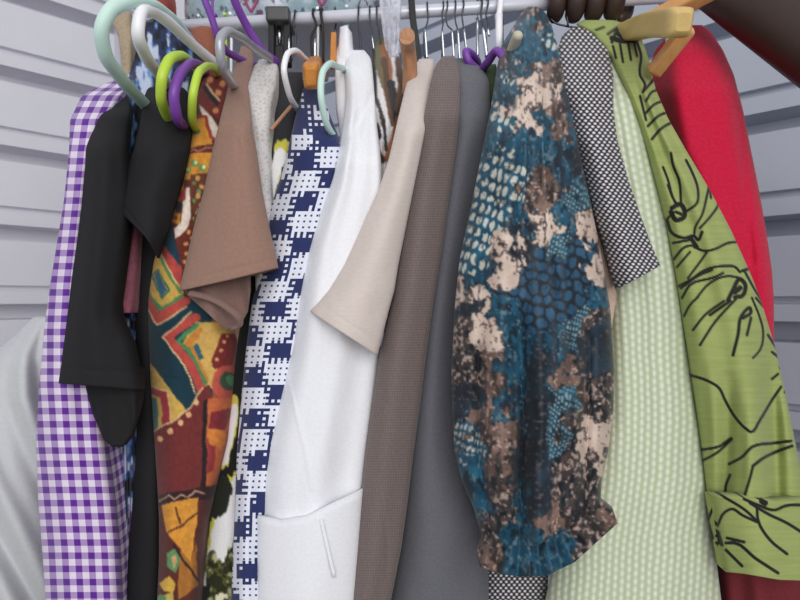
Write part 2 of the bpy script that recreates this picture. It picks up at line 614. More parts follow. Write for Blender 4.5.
def sweep(name, path, r, mat, parent=None, closed=False, seg=12, per=10, aspect=1.0, square=False, curve=True, taper=None):
    """a rod of round (or, square, flat rounded) section along a path of world points"""
    pts = [np.array(p) for p in path]
    pts = catmull(pts, per, closed) if curve else pts
    n = len(pts)
    V, faces = [], []
    up = np.array([1.0, 0.02, 0.01])
    prev = None
    for k in range(n):
        a = pts[(k - 1) % n] if closed or k else pts[0]
        b = pts[(k + 1) % n] if closed or k < n - 1 else pts[-1]
        t = b - a
        t = t / (np.linalg.norm(t) + 1e-12)
        ref = up if prev is None else prev
        s = ref - t * np.dot(ref, t)
        if np.linalg.norm(s) < 1e-4:
            s = np.array([0, 0.1, 1.0]) - t * t[2]
        s = s / np.linalg.norm(s)
        prev = s
        w = np.cross(t, s)
        rr = r * (taper(k / (n - 1)) if taper else 1)
        for m in range(seg):
            th = 2 * PI * (m + 0.5) / seg
            c_, s_ = math.cos(th), math.sin(th)
            if square:
                c_, s_ = (math.copysign(abs(c_) ** 0.35, c_), math.copysign(abs(s_) ** 0.35, s_))
            V.append(pts[k] + s * rr * c_ + w * rr * aspect * s_)
    for k in range(n if closed else n - 1):
        for m in range(seg):
            a, b = k * seg, ((k + 1) % n) * seg
            faces.append((a + m, b + m, b + (m + 1) % seg, a + (m + 1) % seg))
    flat = []
    if not closed:
        flat = [len(faces), len(faces) + 1]
        faces.append(tuple(range(seg)))
        faces.append(tuple(reversed(range((n - 1) * seg, n * seg))))
    uvs = [(0.05 * (i % seg), 0.05 * (i // seg)) for i in range(len(V))]
    return link(name, V, faces, mat, parent, uvs, None, flat)


def box(name, lo, hi, mat, parent=None, bevel=0.002):
    x0, y0, z0 = lo
    x1, y1, z1 = hi
    V = [(x, y, z) for x in (x0, x1) for y in (y0, y1) for z in (z0, z1)]
    Fc = [(0, 1, 3, 2), (4, 6, 7, 5), (0, 4, 5, 1), (2, 3, 7, 6), (0, 2, 6, 4), (1, 5, 7, 3)]
    o = link(name, V, Fc, mat, parent)
    o.data.polygons.foreach_set('use_smooth', [False] * 6)
    if bevel:
        m = o.modifiers.new('edge', 'BEVEL')
        m.width = bevel
        m.segments = 3
    return o


# ------------------------------------------------------------------ the setting
def wall(name, c0, c1, mat, off, z1=2.9):
    """steel siding: every 20 cm a deep groove, 6 cm above it a shallow one, run along a line on the floor"""
    prof = []
    k0 = -8
    for k in range(k0, 10):
        z = 1.32 + off + k * 0.2
        prof += [(z - 0.020, 0.0), (z - 0.018, 0.074), (z + 0.018, 0.078), (z + 0.020, 0.0),
                 (z + 0.052, 0.0), (z + 0.053, 0.017), (z + 0.066, 0.017), (z + 0.067, 0.0)]
    prof = [(z, d) for z, d in prof if 0 <= z <= z1]
    prof = [(0.0, 0.0)] + prof + [(z1, 0.0)]
    c0, c1 = np.array(c0), np.array(c1)
    t = (c1 - c0) / np.linalg.norm(c1 - c0)
    nrm = np.array([t[1], -t[0]])
    if nrm[1] > 0:
        nrm = -nrm                     # towards the room
    V, Fc = [], []
    for c in (c0, c1):
        for z, d in prof:
            q = c - nrm * d
            V.append((q[0], q[1], z))
    n = len(prof)
    for k in range(n - 1):
        Fc.append((k, k + 1, n + k + 1, n + k))
    base = len(V)
    for c in (c0, c1):
        for z in (0.0, z1):
            q = c - nrm * 0.11
            V.append((q[0], q[1], z))
    Fc.append((base, base + 2, base + 3, base + 1))
    o = link(name, V, Fc, mat)
    o.data.polygons.foreach_set('use_smooth', [False] * len(o.data.polygons))
    tag(o, None, None, kind='structure')
    return o


corner = (-0.335, 2.18)
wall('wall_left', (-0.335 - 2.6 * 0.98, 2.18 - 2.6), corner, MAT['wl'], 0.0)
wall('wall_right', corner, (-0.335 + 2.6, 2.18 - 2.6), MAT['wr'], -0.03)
fl = box('floor', (-3.2, -2.2, -0.06), (2.6, 2.6, 0.0), MAT['floor'], None, 0)
tag(fl, None, None, kind='structure')

# ------------------------------------------------------------------ the rack
RA, RB = P(118, 30, 0.905), P(677, -4, 0.81)       # the rail's two ends


def rail_at(px):
    """point of the rail's axis seen at a column of the picture"""
    lo, hi = 0.0, 1.0
    for _ in range(40):
        t = (lo + hi) / 2
        q = RA.lerp(RB, t)
        if CX + F * q.x / q.y < px:
            lo = t
        else:
            hi = t
    return RA.lerp(RB, (lo + hi) / 2)


rk = thing('clothes_rack', (RA.lerp(RB, 0.5).x, RA.lerp(RB, 0.5).y, 0), 'grey steel clothes rack whose rail carries the whole row of garments', 'clothes rack')
sweep('rail', [RA, RA.lerp(RB, 0.5), RB], 0.0088, MAT['steel'], rk, curve=False, seg=20)
for e in (RA, RB):
    sweep('upright', [(e.x, e.y + 0.012, 0.05), (e.x, e.y + 0.012, e.z + 0.012)], 0.010, MAT['steel'], rk, curve=False)
    sweep('foot', [(e.x, e.y - 0.25, 0.02), (e.x, e.y + 0.27, 0.02)], 0.012, MAT['steel'], rk, curve=False)
# shelf of the rack just behind the rail
sA, sB = rail_at(142), rail_at(384)
V = []
for e in (sA, sB):
    for dy in (0.011, 0.24):
        for dz in (0.0035, 0.0125):
            V.append((e.x, e.y + dy, e.z + dz))
so = link('shelf', V, [(0, 1, 3, 2), (4, 6, 7, 5), (0, 4, 5, 1), (2, 3, 7, 6), (0, 2, 6, 4), (1, 5, 7, 3)], MAT['steel'], rk)
so.data.polygons.foreach_set('use_smooth', [False] * 6)


def lump(name, a, b, dy, h, mat, parent=None, seed=1, amp=0.25, nu=70, nv=28):
    """a soft full bag lying between two points"""
    a, b = np.array(a), np.array(b)
    V, Fc = [], []
    for i in range(nu + 1):
        t = i / nu
        c = a * (1 - t) + b * t
        e = (1 - abs(2 * t - 1) ** 6) ** 0.5
        for j in range(nv):
            th = 2 * PI * j / nv
            k = 1 + amp * (float(fbm(np.array(t * 9.0 + 3), np.array(j / nv * 5.0), seed)) - 0.5) * 2 * min(1, 2 * min(j, nv - j) / nv)
            yv = math.copysign(abs(math.cos(th)) ** 0.6, math.cos(th)) * dy / 2
            zv = math.copysign(abs(math.sin(th)) ** 0.6, math.sin(th)) * h / 2
            z = zv * e * (k if zv > 0 else 1)
            V.append((c[0], c[1] + yv * e * (1 + (k - 1) * 0.5), c[2] + z))
    for i in range(nu):
        for j in range(nv):
            Fc.append((i * nv + j, (i + 1) * nv + j, (i + 1) * nv + (j + 1) % nv, i * nv + (j + 1) % nv))
    Fc.append(tuple(reversed(range(nv))))
    Fc.append(tuple(range(nu * nv, nu * nv + nv)))
    return link(name, V, Fc, mat, parent)


ba, bb = rail_at(162) + Vector((0, 0.115, 0.064)), rail_at(372) + Vector((0, 0.115, 0.064))
bag = thing('plastic_bag', ba.lerp(bb, 0.5) - Vector((0, 0, 0.05)), 'long pale teal plastic bag lying on the shelf above the rail', 'bag')
lump('bag_body', ba, bb, 0.17, 0.098, MAT['bag'], bag, 3)
for px, yb in ((250, 11), (321, 5)):
    q = rail_at(px)
    s = 0.013 if px == 250 else 0.02
    d = q.y + 0.022
    sweep('drawstring', [P(px - 2, -30, d), P(px - 2, yb - 4, d), P(px + 1, yb, d), P(px + 4, yb - 4, d), P(px + 4, -30, d)], 0.0022, MAT['magenta'], bag, seg=8)
ra = rail_at(150) + Vector((0, 0.05, 0.052))
tag(lump('folded_cloth', ra + Vector((-0.008, 0, 0)), ra + Vector((0.012, 0, 0)), 0.07, 0.075, MAT['redc'], None, 5, 0.1, 20, 20),
    'small brick red folded cloth on the shelf end beside the white hanger', 'cloth')

# ------------------------------------------------------------------ prints
def paint_floral(X, Y):
    c = np.empty((len(X), 3))
    n = fbm(X / 8, Y / 26, 5) - 0.03
    m = fbm(X / 6, Y / 18, 9)
    c[:] = (34, 46, 82)
    c[n > 0.47] = (62, 104, 172)
    c[(n > 0.56)] = (110, 150, 206)
    c[(m > 0.60)] = (190, 200, 222)
    c[(m < 0.40)] = (20, 22, 30)
    return c


def paint_african(X, Y):
    c = np.empty((len(X), 3))
    c[:] = (92, 46, 40)
    jx = (fbm(X / 9, Y / 9, 2) - 0.5) * 3
    jy = (fbm(X / 9, Y / 9, 8) - 0.5) * 3
    x, y = X + jx, Y + jy
    OR, YE, TE, RD, MR, CR, GR, BL, WH = (212, 146, 58), (206, 166, 82), (24, 54, 66), (182, 74, 66), (112, 46, 46), (226, 190, 140), (74, 132, 84), (52, 92, 122), (232, 216, 200)

    def pg(col, *pts):
        c[inpoly(x, y, pts)] = col

    def ln(col, w, *pts):
        c[polyseg(x, y, pts) < w / 2] = col

    def dot(col, px, py, r):
        c[np.hypot(x - px, y - py) < r] = col
    c[(Y > 300) & (Y < 425)] = TE
    c[(X > 212) & (Y > 205) & (Y < 520)] = (150, 80, 55)
    pg((125, 48, 44), (190, 60), (240, 60), (236, 130), (216, 118), (196, 104))
    ln((46, 36, 40), 4, (205, 88), (217, 104))
    ln(CR, 2.5, (207, 84), (212, 93), (219, 101))
    for q in ((216, 111), (218, 93), (222, 84), (210, 80)):
        dot((222, 150, 96), q[0], q[1], 3)
    pg(WH, (199, 105), (204, 108), (219, 128), (218, 139), (209, 140))
    pg(OR, (186, 122), (198, 118), (206, 118), (211, 139), (214, 148), (186, 150))
    ln((160, 62, 54), 3, (196, 116), (206, 117), (211, 137), (216, 141))
    dot(GR, 197, 131, 3.4)
    dot((150, 70, 50), 197, 131, 1.4)
    pg((92, 46, 42), (186, 149), (218, 142), (216, 152), (186, 155))
    ln((190, 120, 90), 1.5, (188, 152), (194, 149), (199, 152), (205, 147), (214, 147))
    pg(OR, (176, 154), (218, 152), (210, 176), (172, 182))
    for q in ((195, 163), (203, 168), (187, 170)):
        dot((104, 150, 90), q[0], q[1], 4)
        dot((232, 214, 150), q[0] + 1, q[1] - 1, 2)
    pg((206, 150, 62), (170, 178), (184, 172), (184, 196), (168, 226), (160, 232))
    pg((104, 58, 46), (190, 175), (214, 172), (206, 214), (191, 214))
    for k in range(5):
        dot((206, 160, 96), 198 + (k % 2) * 4, 178 + 9 * k, 2.6)
        dot((112, 140, 82), 194 + (k % 2) * 5, 183 + 9 * k, 2.2)
    pg(WH, (186, 187), (190, 187), (190, 225), (184, 232), (175, 239), (173, 228), (181, 222), (183, 202), (186, 200))
    pg((180, 66, 62), (180, 193), (186, 187), (186, 200), (180, 203))
    dot((40, 40, 52), 178, 206, 4.5)
    pg(OR, (172, 212), (181, 214), (180, 224), (171, 222))
    dot((160, 70, 50), 176, 218, 2)
    pg((108, 48, 40), (176, 238), (190, 226), (202, 205), (204, 225), (193, 250), (189, 275), (181, 266))
    for q in ((189, 232), (186, 244), (186, 254), (185, 262), (192, 238)):
        dot((214, 150, 90), q[0], q[1], 2)
    pg((28, 62, 84), (170, 222), (174, 238), (182, 268), (178, 270), (161, 246), (164, 232))
    pg(YE, (150, 255), (162, 250), (184, 292), (163, 314), (146, 300))
    ln((92, 136, 76), 3.5, (161, 258), (180, 292))
    pg(BL, (154, 275), (158, 272), (167, 290), (162, 297))
    ln((58, 110, 84), 2, (152, 274), (158, 270), (169, 290), (162, 299), (152, 275))
    pg(RD, (159, 249), (163, 244), (182, 268), (183, 287), (177, 282))
    ln(CR, 1.5, (159, 251), (177, 283))
    ln(GR, 4, (148, 294), (161, 311), (182, 296))
    ln(RD, 9, (147, 300), (157, 319), (186, 301))
    ln(CR, 1.6, (146, 306), (157, 325), (187, 307))
    pg((210, 168, 92), (196, 322), (240, 322), (214, 388), (205, 390), (183, 343))
    pg((200, 128, 56), (200, 326), (184, 343), (200, 372), (205, 386), (209, 380), (192, 345), (203, 330))
    ln(GR, 4.5, (197, 325), (178, 342), (188, 350), (205, 384))
    ln(RD, 9, (196, 317), (168, 337), (188, 362), (202, 390))
    ln(CR, 1.6, (192, 312), (163, 337), (184, 366), (196, 394))
    pg((50, 96, 110), (193, 346), (197, 342), (203, 358), (199, 361))
    pg((120, 44, 42), (221, 333), (244, 333), (232, 366), (215, 370), (211, 362))
    for q in ((224, 342), (221, 350), (217, 360), (227, 336)):
        dot((226, 160, 110), q[0], q[1], 1.8)
    dot((186, 84, 70), 229, 383, 17)
    dot((60, 76, 56), 229, 381, 9)
    dot(GR, 231, 380, 5)
    pg(YE, (140, 352), (150, 362), (187, 412), (165, 427), (140, 430))
    pg((60, 104, 104), (140, 400), (157, 398), (158, 428), (140, 432))
    ln((158, 52, 60), 7, (146, 390), (164, 395), (166, 428))
    ln(CR, 1.5, (146, 386), (168, 391), (170, 424))
    pg(MR, (140, 440), (155, 431), (175, 420), (190, 408), (203, 388), (210, 385), (213, 400), (206, 420), (204, 492), (140, 500))
    ln(CR, 1.6, (148, 434), (175, 420), (190, 408), (203, 388))
    for q in ((160, 439), (170, 431), (180, 423), (189, 415), (196, 402)):
        dot((228, 176, 128), q[0], q[1], 3)
    pg((40, 30, 32), (203, 400), (207, 398), (206, 495), (201, 495))
    pg((196, 104, 62), (207, 398), (236, 398), (226, 436), (219, 474), (206, 494))
    pg((128, 46, 52), (210, 412), (232, 408), (226, 430), (209, 428))
    pg((150, 56, 56), (207, 438), (217, 440), (214, 470), (206, 474))
    pg((214, 130, 62), (208, 428), (226, 430), (222, 448), (210, 444))
    pg((52, 32, 36), (158, 495), (222, 484), (216, 498), (158, 506))
    ln((190, 150, 120), 1.5, (160, 501), (168, 496), (174, 500), (182, 494), (188, 498), (196, 491), (204, 493))
    pg(OR, (162, 505), (199, 497), (196, 530), (190, 562), (180, 548), (166, 532))
    ln((90, 50, 36), 2, (168, 532), (182, 526), (198, 512))
    ln((90, 50, 36), 2, (176, 508), (180, 524))
    pg((170, 110, 48), (180, 548), (190, 562), (196, 540), (198, 585), (178, 600))
    ln((60, 34, 32), 2.5, (174, 545), (186, 565), (198, 580))
    pg((94, 142, 94), (166, 553), (175, 548), (181, 560), (176, 573), (168, 566))
    pg((200, 160, 110), (171, 556), (176, 554), (178, 562), (174, 568))
    pg((214, 172, 72), (159, 583), (170, 575), (176, 585), (172, 593), (163, 591))
    pg((196, 172, 84), (160, 597), (173, 592), (173, 640), (158, 640))
    dot((104, 148, 96), 161, 600, 5)
    w = (fbm(X / 3, Y / 3, 21) - 0.5) * 0.22
    return np.clip(c * (1 + w)[:, None], 0, 255)


def paint_brush(X, Y):
    """black, white and yellow brushed print"""
    c = np.empty((len(X), 3))
    n = fbm(X / 4, Y / 26, 31)
    g = fbm(X / 5, Y / 5, 12)
    c[:] = (26, 26, 28)
    c[Y < 150] = (50, 50, 54)

    def stroke(pts, w, col, rag=0.8):
        d = polyseg(X, Y, pts)
        c[d < w * (1 + rag * (n - 0.5) * 2)] = col
    YL, WH, OL = (206, 200, 84), (234, 232, 232), (92, 88, 40)
    stroke([(284, 150), (278, 170), (272, 195), (268, 222)], 9, YL)
    stroke([(279, 156), (272, 180), (268, 205)], 6, WH)
    stroke([(290, 168), (283, 190), (274, 214)], 5, (34, 32, 30))
    stroke([(233, 402), (234, 412), (229, 440), (222, 462)], 6, YL)
    stroke([(235, 408), (231, 436), (224, 462)], 3.2, WH)
    stroke([(240, 486), (226, 520), (218, 548), (206, 586)], 15, YL, 0.4)
    stroke([(240, 488), (228, 520), (219, 550), (207, 584)], 12.5, WH, 0.5)
    stroke([(234, 496), (230, 530)], 8, WH, 0.4)
    stroke([(222, 486), (214, 508)], 10, (36, 38, 30), 0.5)
    stroke([(206, 530), (203, 560), (199, 590)], 4, OL)
    m = (Y > 556 - 18 * np.sin(X / 3.0) * (n)) & (Y < 600) & (X > 206)
    c[m] = (88, 88, 46)
    c[m & (g > 0.56)] = (44, 46, 26)
    c[m & (g < 0.38)] = (188, 186, 150)
    stroke([(222, 596), (214, 618)], 5, (226, 220, 190))
    stroke([(203, 590), (198, 615)], 6, (28, 30, 26))
    return c


def paint_ink(X, Y):
    """white cloth with brown and black brush marks"""
    c = np.empty((len(X), 3))
    c[:] = (226, 222, 224)
    n = fbm(X / 3, Y / 18, 14)

    def s(pts, w, col):
        c[polyseg(X, Y, pts) < w * (0.6 + 0.8 * n)] = col
    BR, BK, RU = (96, 74, 58), (48, 44, 46), (158, 104, 72)
    s([(374, 38), (373, 70), (375, 96)], 3, BK)
    s([(380, 40), (381, 66), (386, 84)], 5.5, (112, 108, 78))
    s([(386, 46), (387, 78), (394, 118)], 5, RU)
    s([(384, 60), (388, 92), (393, 124)], 3, BR)
    s([(391, 84), (396, 112), (397, 128)], 4, BK)
    s([(399, 60), (402, 84), (399, 110)], 4, BR)
    s([(376, 98), (381, 112), (383, 126)], 2, (70, 58, 52))
    s([(375, 126), (378, 136)], 4, BK)
    s([(398, 118), (392, 140), (386, 160)], 2.6, RU)
    s([(375, 148), (381, 160)], 4, (86, 66, 54))
    s([(384, 120), (386, 150)], 1.5, BK)
    return c


def bleed(fn):
    def g(X, Y):
        return sum(fn(X + dx, Y + dy) for dx, dy in ((-0.6, -0.3), (0.6, 0.3), (-0.3, 0.6), (0.3, -0.6))) / 4
    return g


SNAKE = """530,18,M 536,34,T 552,42,S 518,48,T 545,60,T 503,62,M 508,76,S 562,72,B 548,76,B 500,92,T 514,86,T 534,84,C 526,100,C
545,96,C 510,112,C 562,100,D 566,92,B 494,106,S 556,114,B 522,120,C 500,126,S 562,126,B 542,132,T 576,130,T 494,142,T 520,146,T 550,150,T
480,170,S 500,175,S 490,200,S 515,170,S 510,192,S 530,165,T 555,165,T 577,165,D 576,190,F 530,182,B 541,204,B 534,220,C 546,226,C 523,214,T
566,214,T 560,240,F 512,252,C 506,268,C 490,230,S 475,230,S 470,260,S 480,284,T 464,292,C 478,300,C 485,322,C 484,338,C 470,312,D 460,330,M 475,346,M
520,252,D 540,262,K 560,265,K 580,252,K 520,290,K 545,300,K 570,300,K 505,320,T 586,226,C 592,262,C 590,300,T 596,320,M 576,330,F 560,342,T
505,370,T 535,362,D 520,350,T 590,360,D 600,340,D 490,362,B 495,386,B 465,372,M 470,402,D 510,396,T 530,402,D 575,382,B 560,402,F 600,402,M
486,420,B 465,430,S 500,442,B 530,430,D 550,430,F 575,430,M 596,430,C 468,460,T 472,444,S 500,470,B 520,470,D 545,470,D 565,470,M 591,456,C 602,470,M
486,498,T 500,495,M 520,500,T 545,500,D 570,490,M 590,490,M 495,520,M 525,530,T 555,525,B 580,510,M 600,510,M 490,556,B 510,560,T 535,560,T
560,556,T 590,536,M 610,520,B 485,560,B"""
SEEDS = [(float(a), float(b), k) for a, b, k in (s.split(',') for s in SNAKE.split())]


def paint_snake(X, Y):
    """averaged over a few close points so that the dye edges bleed a little"""
    acc = 0
    for dx, dy in ((-0.6, -0.35), (0.6, 0.35), (-0.35, 0.6), (0.35, -0.6)):
        acc = acc + snake(X + dx, Y + dy)
    return acc / 4


def snake(X, Y):
    wx = X + (fbm(X / 15, Y / 19, 41, 4) - 0.5) * 44 + (fbm(X / 3.0, Y / 4.2, 4, 2) - 0.5) * 9
    wy = Y + (fbm(X / 15, Y / 15, 43, 4) - 0.5) * 44 + (fbm(X / 3.0, Y / 4.2, 6, 2) - 0.5) * 14
    best, second = np.full(len(X), 1e9), np.full(len(X), 1e9)
    kind = np.full(len(X), 'T', dtype='<U1')
    for sx, sy, k in SEEDS:
        d = np.sqrt((wx - sx) ** 2 * 1.25 + (wy - sy) ** 2)
        m = d < best
        second = np.where(m, best, np.minimum(second, d))
        best[m] = d[m]
        kind[m] = k
    edge = second - best
    n = fbm(X / 9, Y / 14, 51, 4)
    f = fbm(X / 2.4, Y / 3.6, 77, 2)
    g = fbm(X / 4.5, Y / 9, 90, 3)

    def ramp3(a, b):
        return np.stack([a[k] + (b[k] - a[k]) * np.clip((n - 0.25) * 2, 0, 1) for k in range(3)], -1)

    def scales(p, q, rot, lim):
        a = X * math.cos(rot) + Y * math.sin(rot) + (n - 0.5) * 9
        b = -X * math.sin(rot) + Y * math.cos(rot) + (n - 0.5) * 9
        u, v = a / p, b / q
        r = np.floor(v).astype(int) % 2
        fu, fv = np.abs((u + 0.5 * r) % 1 - 0.5), np.abs(v % 1 - 0.5)
        return (fu * fu * 1.1 + fv * fv) < lim * (0.75 + 0.6 * g)
    big = scales(7.2, 12.5, 0.42, 0.14)
    mid = scales(5.0, 8.5, 0.42, 0.13)
    fine = scales(3.6, 4.6, 0.6, 0.11)
    blk = scales(12, 11, 0.3, 0.19)
    dark = np.array((28, 34, 42))
    c = ramp3((22, 58, 78), (36, 94, 120))
    m = kind == 'T'
    c[m & (f > 0.66)] = (92, 116, 126)
    c[m & (g < 0.36)] = (24, 40, 54)
    m = kind == 'C'
    c[m] = ramp3((196, 174, 160), (218, 198, 184))[m]
    c[m & (f > 0.72)] = (120, 98, 92)
    c[m & (edge < 4) & (g > 0.5)] = (104, 84, 78)
    m = kind == 'D'
    c[m] = ramp3((28, 32, 40), (40, 58, 72))[m]
    c[m & (f > 0.70)] = (84, 78, 80)
    m = kind == 'B'
    c[m] = ramp3((92, 72, 64), (138, 112, 102))[m]
    c[m & (g > 0.56)] = (58, 46, 44)
    c[m & (f > 0.70)] = (182, 158, 146)
    m = kind == 'M'
    c[m] = ramp3((52, 46, 46), (84, 70, 66))[m]
    c[m & (f > 0.57)] = (168, 148, 138)
    c[m & (g < 0.40)] = (28, 30, 36)
    m = kind == 'S'
    c[m & big & (Y < 300)] = ramp3((180, 178, 166), (214, 212, 202))[m & big & (Y < 300)]
    c[m & mid & (Y >= 300)] = (186, 178, 168)
    m = kind == 'F'
    c[m] = ramp3((30, 52, 68), (44, 90, 112))[m]
    c[m & fine] = (132, 160, 166)
    m = kind == 'K'
    c[m] = ramp3((34, 72, 100), (52, 92, 122))[m]
    c[m & ~blk] = (26, 36, 46)
    m = (edge < 2.2) & (g > 0.46)
    c[m] = c[m] * 0.45 + dark * 0.55
    # dark vein marks running down the cloth
    m = (fbm(X / 4.0, Y / 26, 33, 3) > 0.70) & (Y > 60)
    c[m] = c[m] * 0.5 + dark * 0.5
    return c


INK_LINES = """2.4:671,153 673,165 679,180 681,203|2.2:663,167 668,180 672,195 676,205|2.4:668,185 674,200 678,206|2.4:686,160 692,172 698,190 697,203 687,211
4.5:672,208 680,204 684,209 684,217 676,220 671,212|3:676,212 681,214|2.2:667,219 674,212|2.2:707,170 709,180 706,200 702,215 695,228 694,236|2:709,180 711,198
2.2:719,190 718,205 710,217 700,228|3:667,220 672,233 685,238 694,236 698,240 702,232|4:690,237 697,247|2.4:694,247 705,251 715,249 728,243 746,242
2.4:673,243 690,240|2.4:674,259 685,247 694,245|2.2:677,267 690,252|2.2:688,278 700,262 707,252|2.4:679,286 690,280 705,270 725,266 735,267 740,272
2.4:681,288 700,275 712,270|2.4:682,298 690,285 715,277 723,273|4:728,300 733,290 740,279 745,284 742,296 735,297|5:735,292 740,288
2.2:695,300 710,283 728,276 740,278|3:742,271 754,267|2.2:745,272 755,290 764,304|2:752,267 762,284|2.2:684,316 690,305 698,297|2.4:693,330 705,315 724,301
2.4:700,345 715,322 736,299|3:710,315 730,301|3.2:733,355 738,335 742,315 750,308 751,312 743,318|2.6:747,335 751,318|2:752,298 760,318 763,330 760,350 753,358
2.2:756,298 770,315 778,330 789,362|2.4:768,335 778,350 792,367|2.4:772,352 787,364|2.6:690,375 708,381 719,388 725,400 735,417 745,428 751,432 760,420 772,400 781,387
2.4:785,392 795,394 805,403|2.4:772,379 778,374|2:780,368 787,374|2.6:700,450 720,446 731,439|4:724,444 731,439|2.4:702,461 718,452 730,441
2.8:729,464 742,457 752,447 775,443 791,441|3:753,466 762,459 778,451 792,446|2.6:753,466 750,478 744,497|2.6:730,475 726,485 725,497
2.6:724,497 745,510 758,522|2.8:744,499 758,505 775,510 785,506 808,505|2.8:750,503 770,515 785,522 803,533|6:762,501 765,503|2.8:757,508 758,520 770,540 787,554
2.6:717,527 725,512 732,509 742,515 757,522|2.8:727,538 744,542|3:726,543 735,543 755,558 778,573|2.8:726,550 742,566|3:718,532 722,545
3:612,42 618,30 634,38|4:618,34 628,40 640,38|5:612,38 622,41 634,40|2.4:608,34 620,27 632,33|2.2:613,46 616,58|2.2:620,44 623,62|2.2:628,42 631,60|2.2:634,42 637,56
2.4:637,42 641,55 640,75 645,85 643,92|2.4:643,92 655,78|2.2:646,101 652,92 662,89|2.4:645,114 655,104 667,100|2.6:648,126 660,115 674,111|2.6:652,139 662,128 675,122 682,122
2:668,116 677,119|2.2:596,30 604,27|2.2:640,96 646,120"""
LINES = []
for part in INK_LINES.replace('\n', '|').split('|'):
    w, pts = part.split(':')
    raw = [tuple(float(v) for v in p.split(',')) for p in pts.split()]
    LINES.append((float(w), [tuple(q) for q in catmull([(a, b) for a, b in raw], 4)]))


def paint_green(X, Y):
    c = np.empty((len(X), 3))
    n = fbm(X / 30, Y / 1.6, 61)
    c[:] = np.stack([146 + 20 * n, 158 + 18 * n, 92 + 18 * n], -1)
    k = np.zeros(len(X))
    for w, pts in LINES:
        xs, ys = [p[0] for p in pts], [p[1] for p in pts]
        m = (X > min(xs) - 5) & (X < max(xs) + 5) & (Y > min(ys) - 5) & (Y < max(ys) + 5)
        if m.any():
            d = polyseg(X[m], Y[m], pts)
            k[m] = np.maximum(k[m], np.clip((w * 0.5 + 0.55 - d) / 0.9, 0, 1))
    return c * (1 - k)[:, None] + np.array((30, 30, 30)) * k[:, None]


# ------------------------------------------------------------------ garments, from the left end of the rail
G = 'garments hanging in the row'


def garment(name, px, label, cat):
    return thing(name, rail_at(px) - Vector((0, 0, 0.03)), label, cat, G)


# white bundle standing at the left
sk = thing('cloth_sack', P(-10, 300, 0.86) * 1.0, 'tall white cloth bundle with slanting folds, at the left of the purple gingham shirt', 'sack')
sk.location.z = 0.0
loft('sack_body', [(318, 34, 58), (326, 26, 60), (340, 12, 60), (356, -8, 60), (400, -40, 58), (470, -62, 58), (600, -76, 58), (1180, -90, 56)], [(318, 0.93), (360, 0.88), (1180, 0.82)],
     MAT['whitesack'], sk, tube=0.16, rail=0.92, step=3.0, folds=[(0.012, 2.0, 0.1, -5.5), (0.006, 3.4, 0.45, -9.0)], sm=11, seed=8)

t = garment('gingham_shirt', 150, 'purple and white gingham shirt at the left end of the row', 'shirt')
loft('body', [(80, 114, 130), (86, 100, 130), (95, 82, 120), (120, 70, 108), (150, 69, 100), (200, 64, 95), (285, 50, 90), (330, 44, 90), (385, 39, 95), (440, 36, 106), (500, 38, 116), (550, 42, 121), (605, 46, 123)],
     [(80, 0.84), (96, 0.73), (120, 0.69), (160, 0.67)], MAT['gingham'], t, extend=120, sa=0.2, rail=0.89, sm=9, folds=[(0.004, 1.4, 0.1, 0.2)], seed=2)

t = garment('black_polo', 150, 'black short sleeved knit top with a hanging cuff, just right of the gingham shirt', 'top')
loft('sleeve', [(87, 108, 128), (92, 100, 130), (115, 91, 129), (150, 86, 125), (200, 80, 130), (235, 76, 127), (260, 73, 124), (303, 68, 118), (318, 66, 119), (345, 62, 132), (390, 57, 142)],
     [(87, 0.82), (115, 0.70), (150, 0.655), (390, 0.645)], MAT['black'], t, tube=0.07, ybot=lambda a: 381 + 7 * (a + 1) / 2 + 2, sm=9, folds=[(0.003, 1.3, 0.2, 0.1)],
     creases=[([(60, 364), (90, 370), (140, 372)], 1.2, 0.0012)], step=2.2, seed=5)
strip('cuff', [(80, 372), (110, 368), (142, 368)], [(92, 412), (103, 438), (112, 447), (122, 447), (130, 436), (139, 402)], MAT['black2'], t, 0.668, 0.664, 0.012, 2, 0.003, back=0.02)
loft('body', [(90, 112, 127), (150, 104, 122), (300, 96, 118), (440, 98, 116), (605, 100, 114)], [(90, 0.84), (120, 0.76), (605, 0.75)], MAT['black'], t, rail=0.88, extend=60, sa=0.3)

t = garment('tan_top', 128, 'tan cloth garment behind the mint green hanger at the rail end', 'top')
loft('body', [(12, 117, 131), (24, 112, 131), (34, 118, 132), (60, 121, 132), (90, 122, 131), (140, 122, 131), (400, 118, 130)], [(12, 0.86), (40, 0.83), (400, 0.83)], MAT['tan'], t, rail=0.885, sm=7, seed=9, th=0.006)

t = garment('floral_blouse', 165, 'blue, black and white floral blouse between the two black tops', 'blouse')
loft('body', [(22, 140, 182), (40, 130, 200), (70, 128, 205), (95, 119, 200), (140, 118, 170), (178, 119, 150), (300, 116, 146), (430, 112, 142), (500, 116, 140), (605, 121, 138)],
     [(22, 0.87), (60, 0.82), (95, 0.76), (605, 0.735)], MAT['printed'], t, rail=0.885, paint=bleed(paint_floral), extend=110, sa=-0.2, sm=9, step=1.8, folds=[(0.006, 4.0, 0.0, 0.1)], seed=12)

t = garment('pink_top', 170, 'dusty pink garment showing as a sliver between the black tops', 'top')
loft('body', [(215, 124, 140), (240, 122, 139), (275, 117, 137), (290, 114, 135), (305, 113, 134), (313, 115, 131)], [(215, 0.715), (313, 0.70)], MAT['pink'], t, rail=0.8, seed=3, sm=7)

